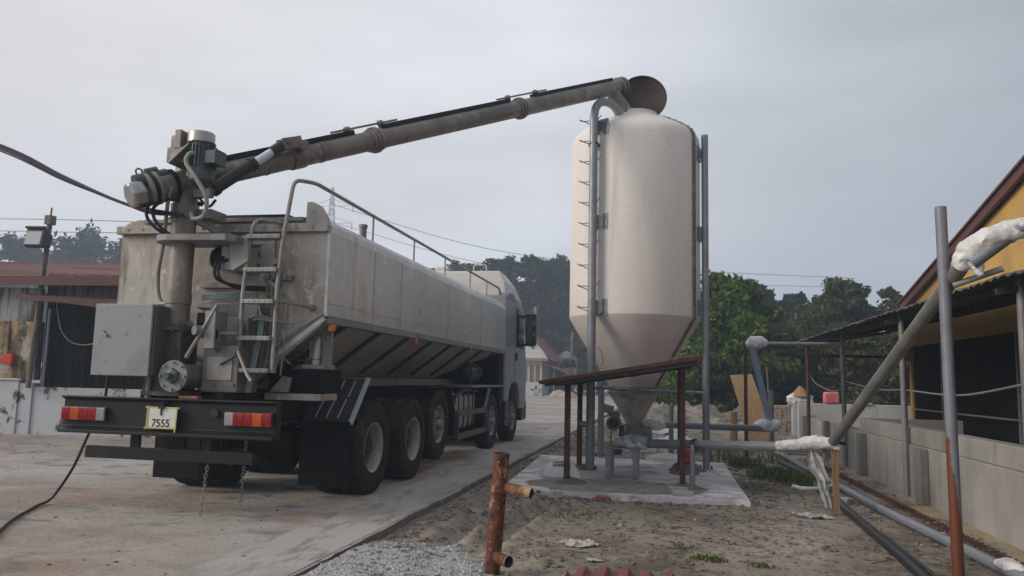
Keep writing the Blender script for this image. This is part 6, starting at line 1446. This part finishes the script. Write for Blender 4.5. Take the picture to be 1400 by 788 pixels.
for k,(x,y,h,l) in enumerate(((-26,90,10,'dense shrubbery low behind the truck cab'),(-17,90,9.5,'dense dark shrubbery behind the cream house'),(-11,91,9.5,'dense dark shrubbery behind the far feed bin'),(-5,90,9,'dense dark shrubbery behind the silo leg'))):
    tree('bush',l,x,y,h,10,.5,4200,M['leaf_dark'],130+k,'dark shrubbery behind the tall trees',.02,11,False)
tree('small_tree','light green young tree in front of the dark trees beyond the house',-9.9,73.5+5,6.2,3.6,.28,2600,M['leaf_mid'],151,None,.15,8)
tree('small_tree','light green young tree next to the silo cone',-6.6,60,4.2,3.2,.25,2200,M['leaf_mid'],152,None,.15,8)
G2='hazy trees beyond the stained building'
for k,(x,y,h,w_,l) in enumerate(((-66,66,17.0,13,'leftmost hazy tree above the red roof'),(-59,68,18.3,12,'hazy tree just left of the floodlight'),(-54.5,70,18.6,10,'tall hazy tree right of the floodlight pole'),(-50.5,71,16.4,9,'rounded hazy tree over the middle of the red roof'),(-47.5,73,14.8,7,'lower hazy tree near the tank corner'),(-45,75,15.4,6,'hazy tree half hidden by the tank corner'))):
    tree('hazy_tree',l,x*1.25,y*1.25,h*1.03,w_*1.3,.55,9000,M['leaf_far'],200+k,G2,.06,20)
# right group
tree('green_tree','bright green leafy tree right behind the silo post',2.35,30,5.55,3.9,.2,15000,M['leaf_green'],301,None,.06,18)
tree('green_tree','deeper green tree behind the silo between its leg and the cone',.3,31,5.9,3.8,.2,12000,M['leaf_green'],302,None,.05,16)
tree('bush','dark bush under the bright green tree',1.4,27.9,2.4,3.4,.16,6000,M['leaf_mid'],303,None,.02,12,False)
tree('bush','very dark bush behind the brick stack',4.4,29,2.4,2.2,.14,5000,M['leaf_dark'],304,None,.02,10,False)
tree('tall_tree','dark round topped tree peeking over the bright green tree',5.6,52,8.3,4.2,.3,9000,M['leaf_dark'],311,None,.08,18)
tree('tall_tree','left of the twin dark blue trees over the awning end',7.7,52,7.6,3.9,.3,11000,M['leaf_far'],312,None,.02,22)
tree('tall_tree','right of the twin dark blue trees over the awning end',9.9,52,7.7,3.6,.3,11000,M['leaf_far'],313,None,.02,22)
tree('leafy_tree','big grey green tree above the awning roof',7.75,37.5,6.45,4.3,.2,20000,M['leaf_mid'],321,None,.03,26)
tree('slim_tree','slim pale tree right of the big grey green tree',11.3,42.5,7.0,2.2,.22,6000,M['leaf_mid'],322,None,.1,10)
tree('leafy_tree','lower grey green tree left of the big one',6.3,35,4.9,3.2,.19,9000,M['leaf_mid'],323,None,.05,14)
tree('leafy_tree','low tree behind the low wall under the awning roof',10.2,36,4.5,4.0,.19,9000,M['leaf_mid'],324,None,.04,14)
for k,(x,y,h,w_,l) in enumerate(((4.6,30.5,3.6,2.8,'olive bush with yellowish top left of the awning end'),(6.1,29.5,3.3,3.2,'olive bush behind the gate pillar'),(7.9,29,3.3,3.4,'olive bush behind the low pale wall'),(9.8,28.5,3.4,3.4,'olive bush beside the yellow corner column'))):
    tree('bush',l,x,y,h,w_,.15,8000,M['leaf_bush'],340+k,'olive bushes behind the low wall',.02,14,False)
# palm
pm=thing('palm_tree','palm crown peeking over the awning beside the yellow gable','palm',(10.3,35,-.1)); mb=MB(); mb.tube([(10.3,35,-.2),(10.32,35,2.5),(10.4,35,4.9)],[.16,.13,.1],10); mb.build('trunk',M['bark'],pm)
rng=np.random.default_rng(5); cs=[]; mb=MB()
for k in range(15):
    a=k*2.4; el=rng.uniform(-.1,1.1); ln=rng.uniform(.9,1.25); prv=None
    for q in range(12):
        t=q/11; p=Vector((10.4+math.cos(a)*ln*t*math.cos(el)*1.0, 35+math.sin(a)*ln*t*math.cos(el), 4.9+ln*t*math.sin(el)-.65*t*t*ln))
        if prv is not None:
            dd=(p-prv).normalized(); sd=dd.cross(Vector((0,0,1))).normalized()
            for s in (-1,1):
                tip=p+sd*s*.28*(1-.6*t)+dd*.16-Vector((0,0,.1)); mb.add([prv,p,tip],[(0,1,2)])
        prv=p
mb.build('fronds',M['leaf_far'],pm,recalc=False)

# ================================================================== HAZE, SKY, SUN, CAMERA
hz=bpy.data.materials.new('haze'); hz.use_nodes=True; nt=hz.node_tree; nt.nodes.clear()
out=nt.nodes.new('ShaderNodeOutputMaterial'); pv=nt.nodes.new('ShaderNodeVolumePrincipled'); pv.inputs['Color'].default_value=(.68,.82,1,1); pv.inputs['Density'].default_value=.0026; pv.inputs['Anisotropy'].default_value=.1
nt.links.new(pv.outputs[0],out.inputs['Volume'])
mb=MB(); mb.bx(-402,402,-402,402,-1.4,46); ho=mb.build('haze',hz); ho['kind']='stuff'; ho['label']='thin bluish haze filling the air'; ho['category']='haze'

W=bpy.data.worlds.new('World'); S.world=W; W.use_nodes=True; nt=W.node_tree; N=nt.nodes; L=nt.links
bg=N['Background']; sky=N.new('ShaderNodeTexSky'); sky.sky_type='NISHITA'; sky.sun_disc=False
EL,AZ=rad(24),rad(-118)      # sun: behind-left of the camera
sky.sun_elevation=EL; sky.sun_rotation=AZ; sky.air_density=1.5; sky.dust_density=4.0; sky.ozone_density=2
hs=N.new('ShaderNodeHueSaturation'); hs.inputs['Saturation'].default_value=.3; L.new(sky.outputs[0],hs.inputs['Color'])
# overcast veil: brighter to the left / high, greyer low right, faint cloud streaks
tc=N.new('ShaderNodeTexCoord'); sp=N.new('ShaderNodeSeparateXYZ'); L.new(tc.outputs['Generated'],sp.inputs[0])
mp=N.new('ShaderNodeMapping'); mp.inputs['Scale'].default_value=(1.2,1.2,4.5); L.new(tc.outputs['Generated'],mp.inputs[0])
nz=N.new('ShaderNodeTexNoise'); nz.inputs['Scale'].default_value=1.6; nz.inputs['Detail'].default_value=5; nz.inputs['Roughness'].default_value=.5; L.new(mp.outputs[0],nz.inputs['Vector'])
m1=N.new('ShaderNodeMapRange'); m1.inputs[1].default_value=-.75; m1.inputs[2].default_value=.55; m1.inputs[3].default_value=0; m1.inputs[4].default_value=1; L.new(sp.outputs['X'],m1.inputs[0])
rp_=N.new('ShaderNodeValToRGB'); e=rp_.color_ramp.elements; e[0].color=(4.15,4.05,4.1,1); e[1].color=(1.55,1.68,1.9,1); k=e.new(.45); k.color=(3.95,4.02,4.2,1); k=e.new(.72); k.color=(2.55,2.7,2.95,1)
L.new(m1.outputs[0],rp_.inputs[0])
m2=N.new('ShaderNodeMapRange'); m2.inputs[1].default_value=.3; m2.inputs[2].default_value=.7; m2.inputs[3].default_value=.84; m2.inputs[4].default_value=1.16; L.new(nz.outputs['Fac'],m2.inputs[0])
vm=N.new('ShaderNodeMix'); vm.data_type='RGBA'; vm.blend_type='MULTIPLY'; vm.inputs[0].default_value=1; L.new(rp_.outputs[0],vm.inputs[6]); L.new(m2.outputs[0],vm.inputs[7])
mx=N.new('ShaderNodeMix'); mx.data_type='RGBA'; mx.inputs[0].default_value=.93; L.new(hs.outputs[0],mx.inputs[6]); L.new(vm.outputs[2],mx.inputs[7])
L.new(mx.outputs[2],bg.inputs[0]); bg.inputs[1].default_value=.15
ld=bpy.data.lights.new('sun','SUN'); ld.energy=1.75; ld.angle=rad(22); ld.color=(1,.87,.73); so=bpy.data.objects.new('sun',ld); COL.objects.link(so)
sd=Vector((math.sin(AZ)*math.cos(EL),math.cos(AZ)*math.cos(EL),math.sin(EL))); so.rotation_euler=sd.to_track_quat('Z','Y').to_euler(); so.location=sd*60

cam=bpy.data.cameras.new('camera'); co=bpy.data.objects.new('camera',cam); COL.objects.link(co)
co.matrix_world=Matrix(((0.980037,-0.000293,0.198817,0.0),(0.197383,-0.11843,-0.973146,0.0),(0.023831,0.992962,-0.116008,1.45),(0,0,0,1)))
cam.sensor_width=36; cam.lens=1060/1400*36; cam.clip_start=.05; cam.clip_end=3000
S.camera=co
S.view_settings.view_transform='Standard'; S.view_settings.look='None'; S.view_settings.exposure=.48; S.view_settings.gamma=1; S.view_settings.use_curve_mapping=False
S.cycles.use_denoising=True; S.cycles.max_bounces=5; S.cycles.diffuse_bounces=3; S.cycles.glossy_bounces=3; S.cycles.transparent_max_bounces=6; S.cycles.volume_bounces=1
S.cycles.caustics_reflective=False; S.cycles.caustics_refractive=False
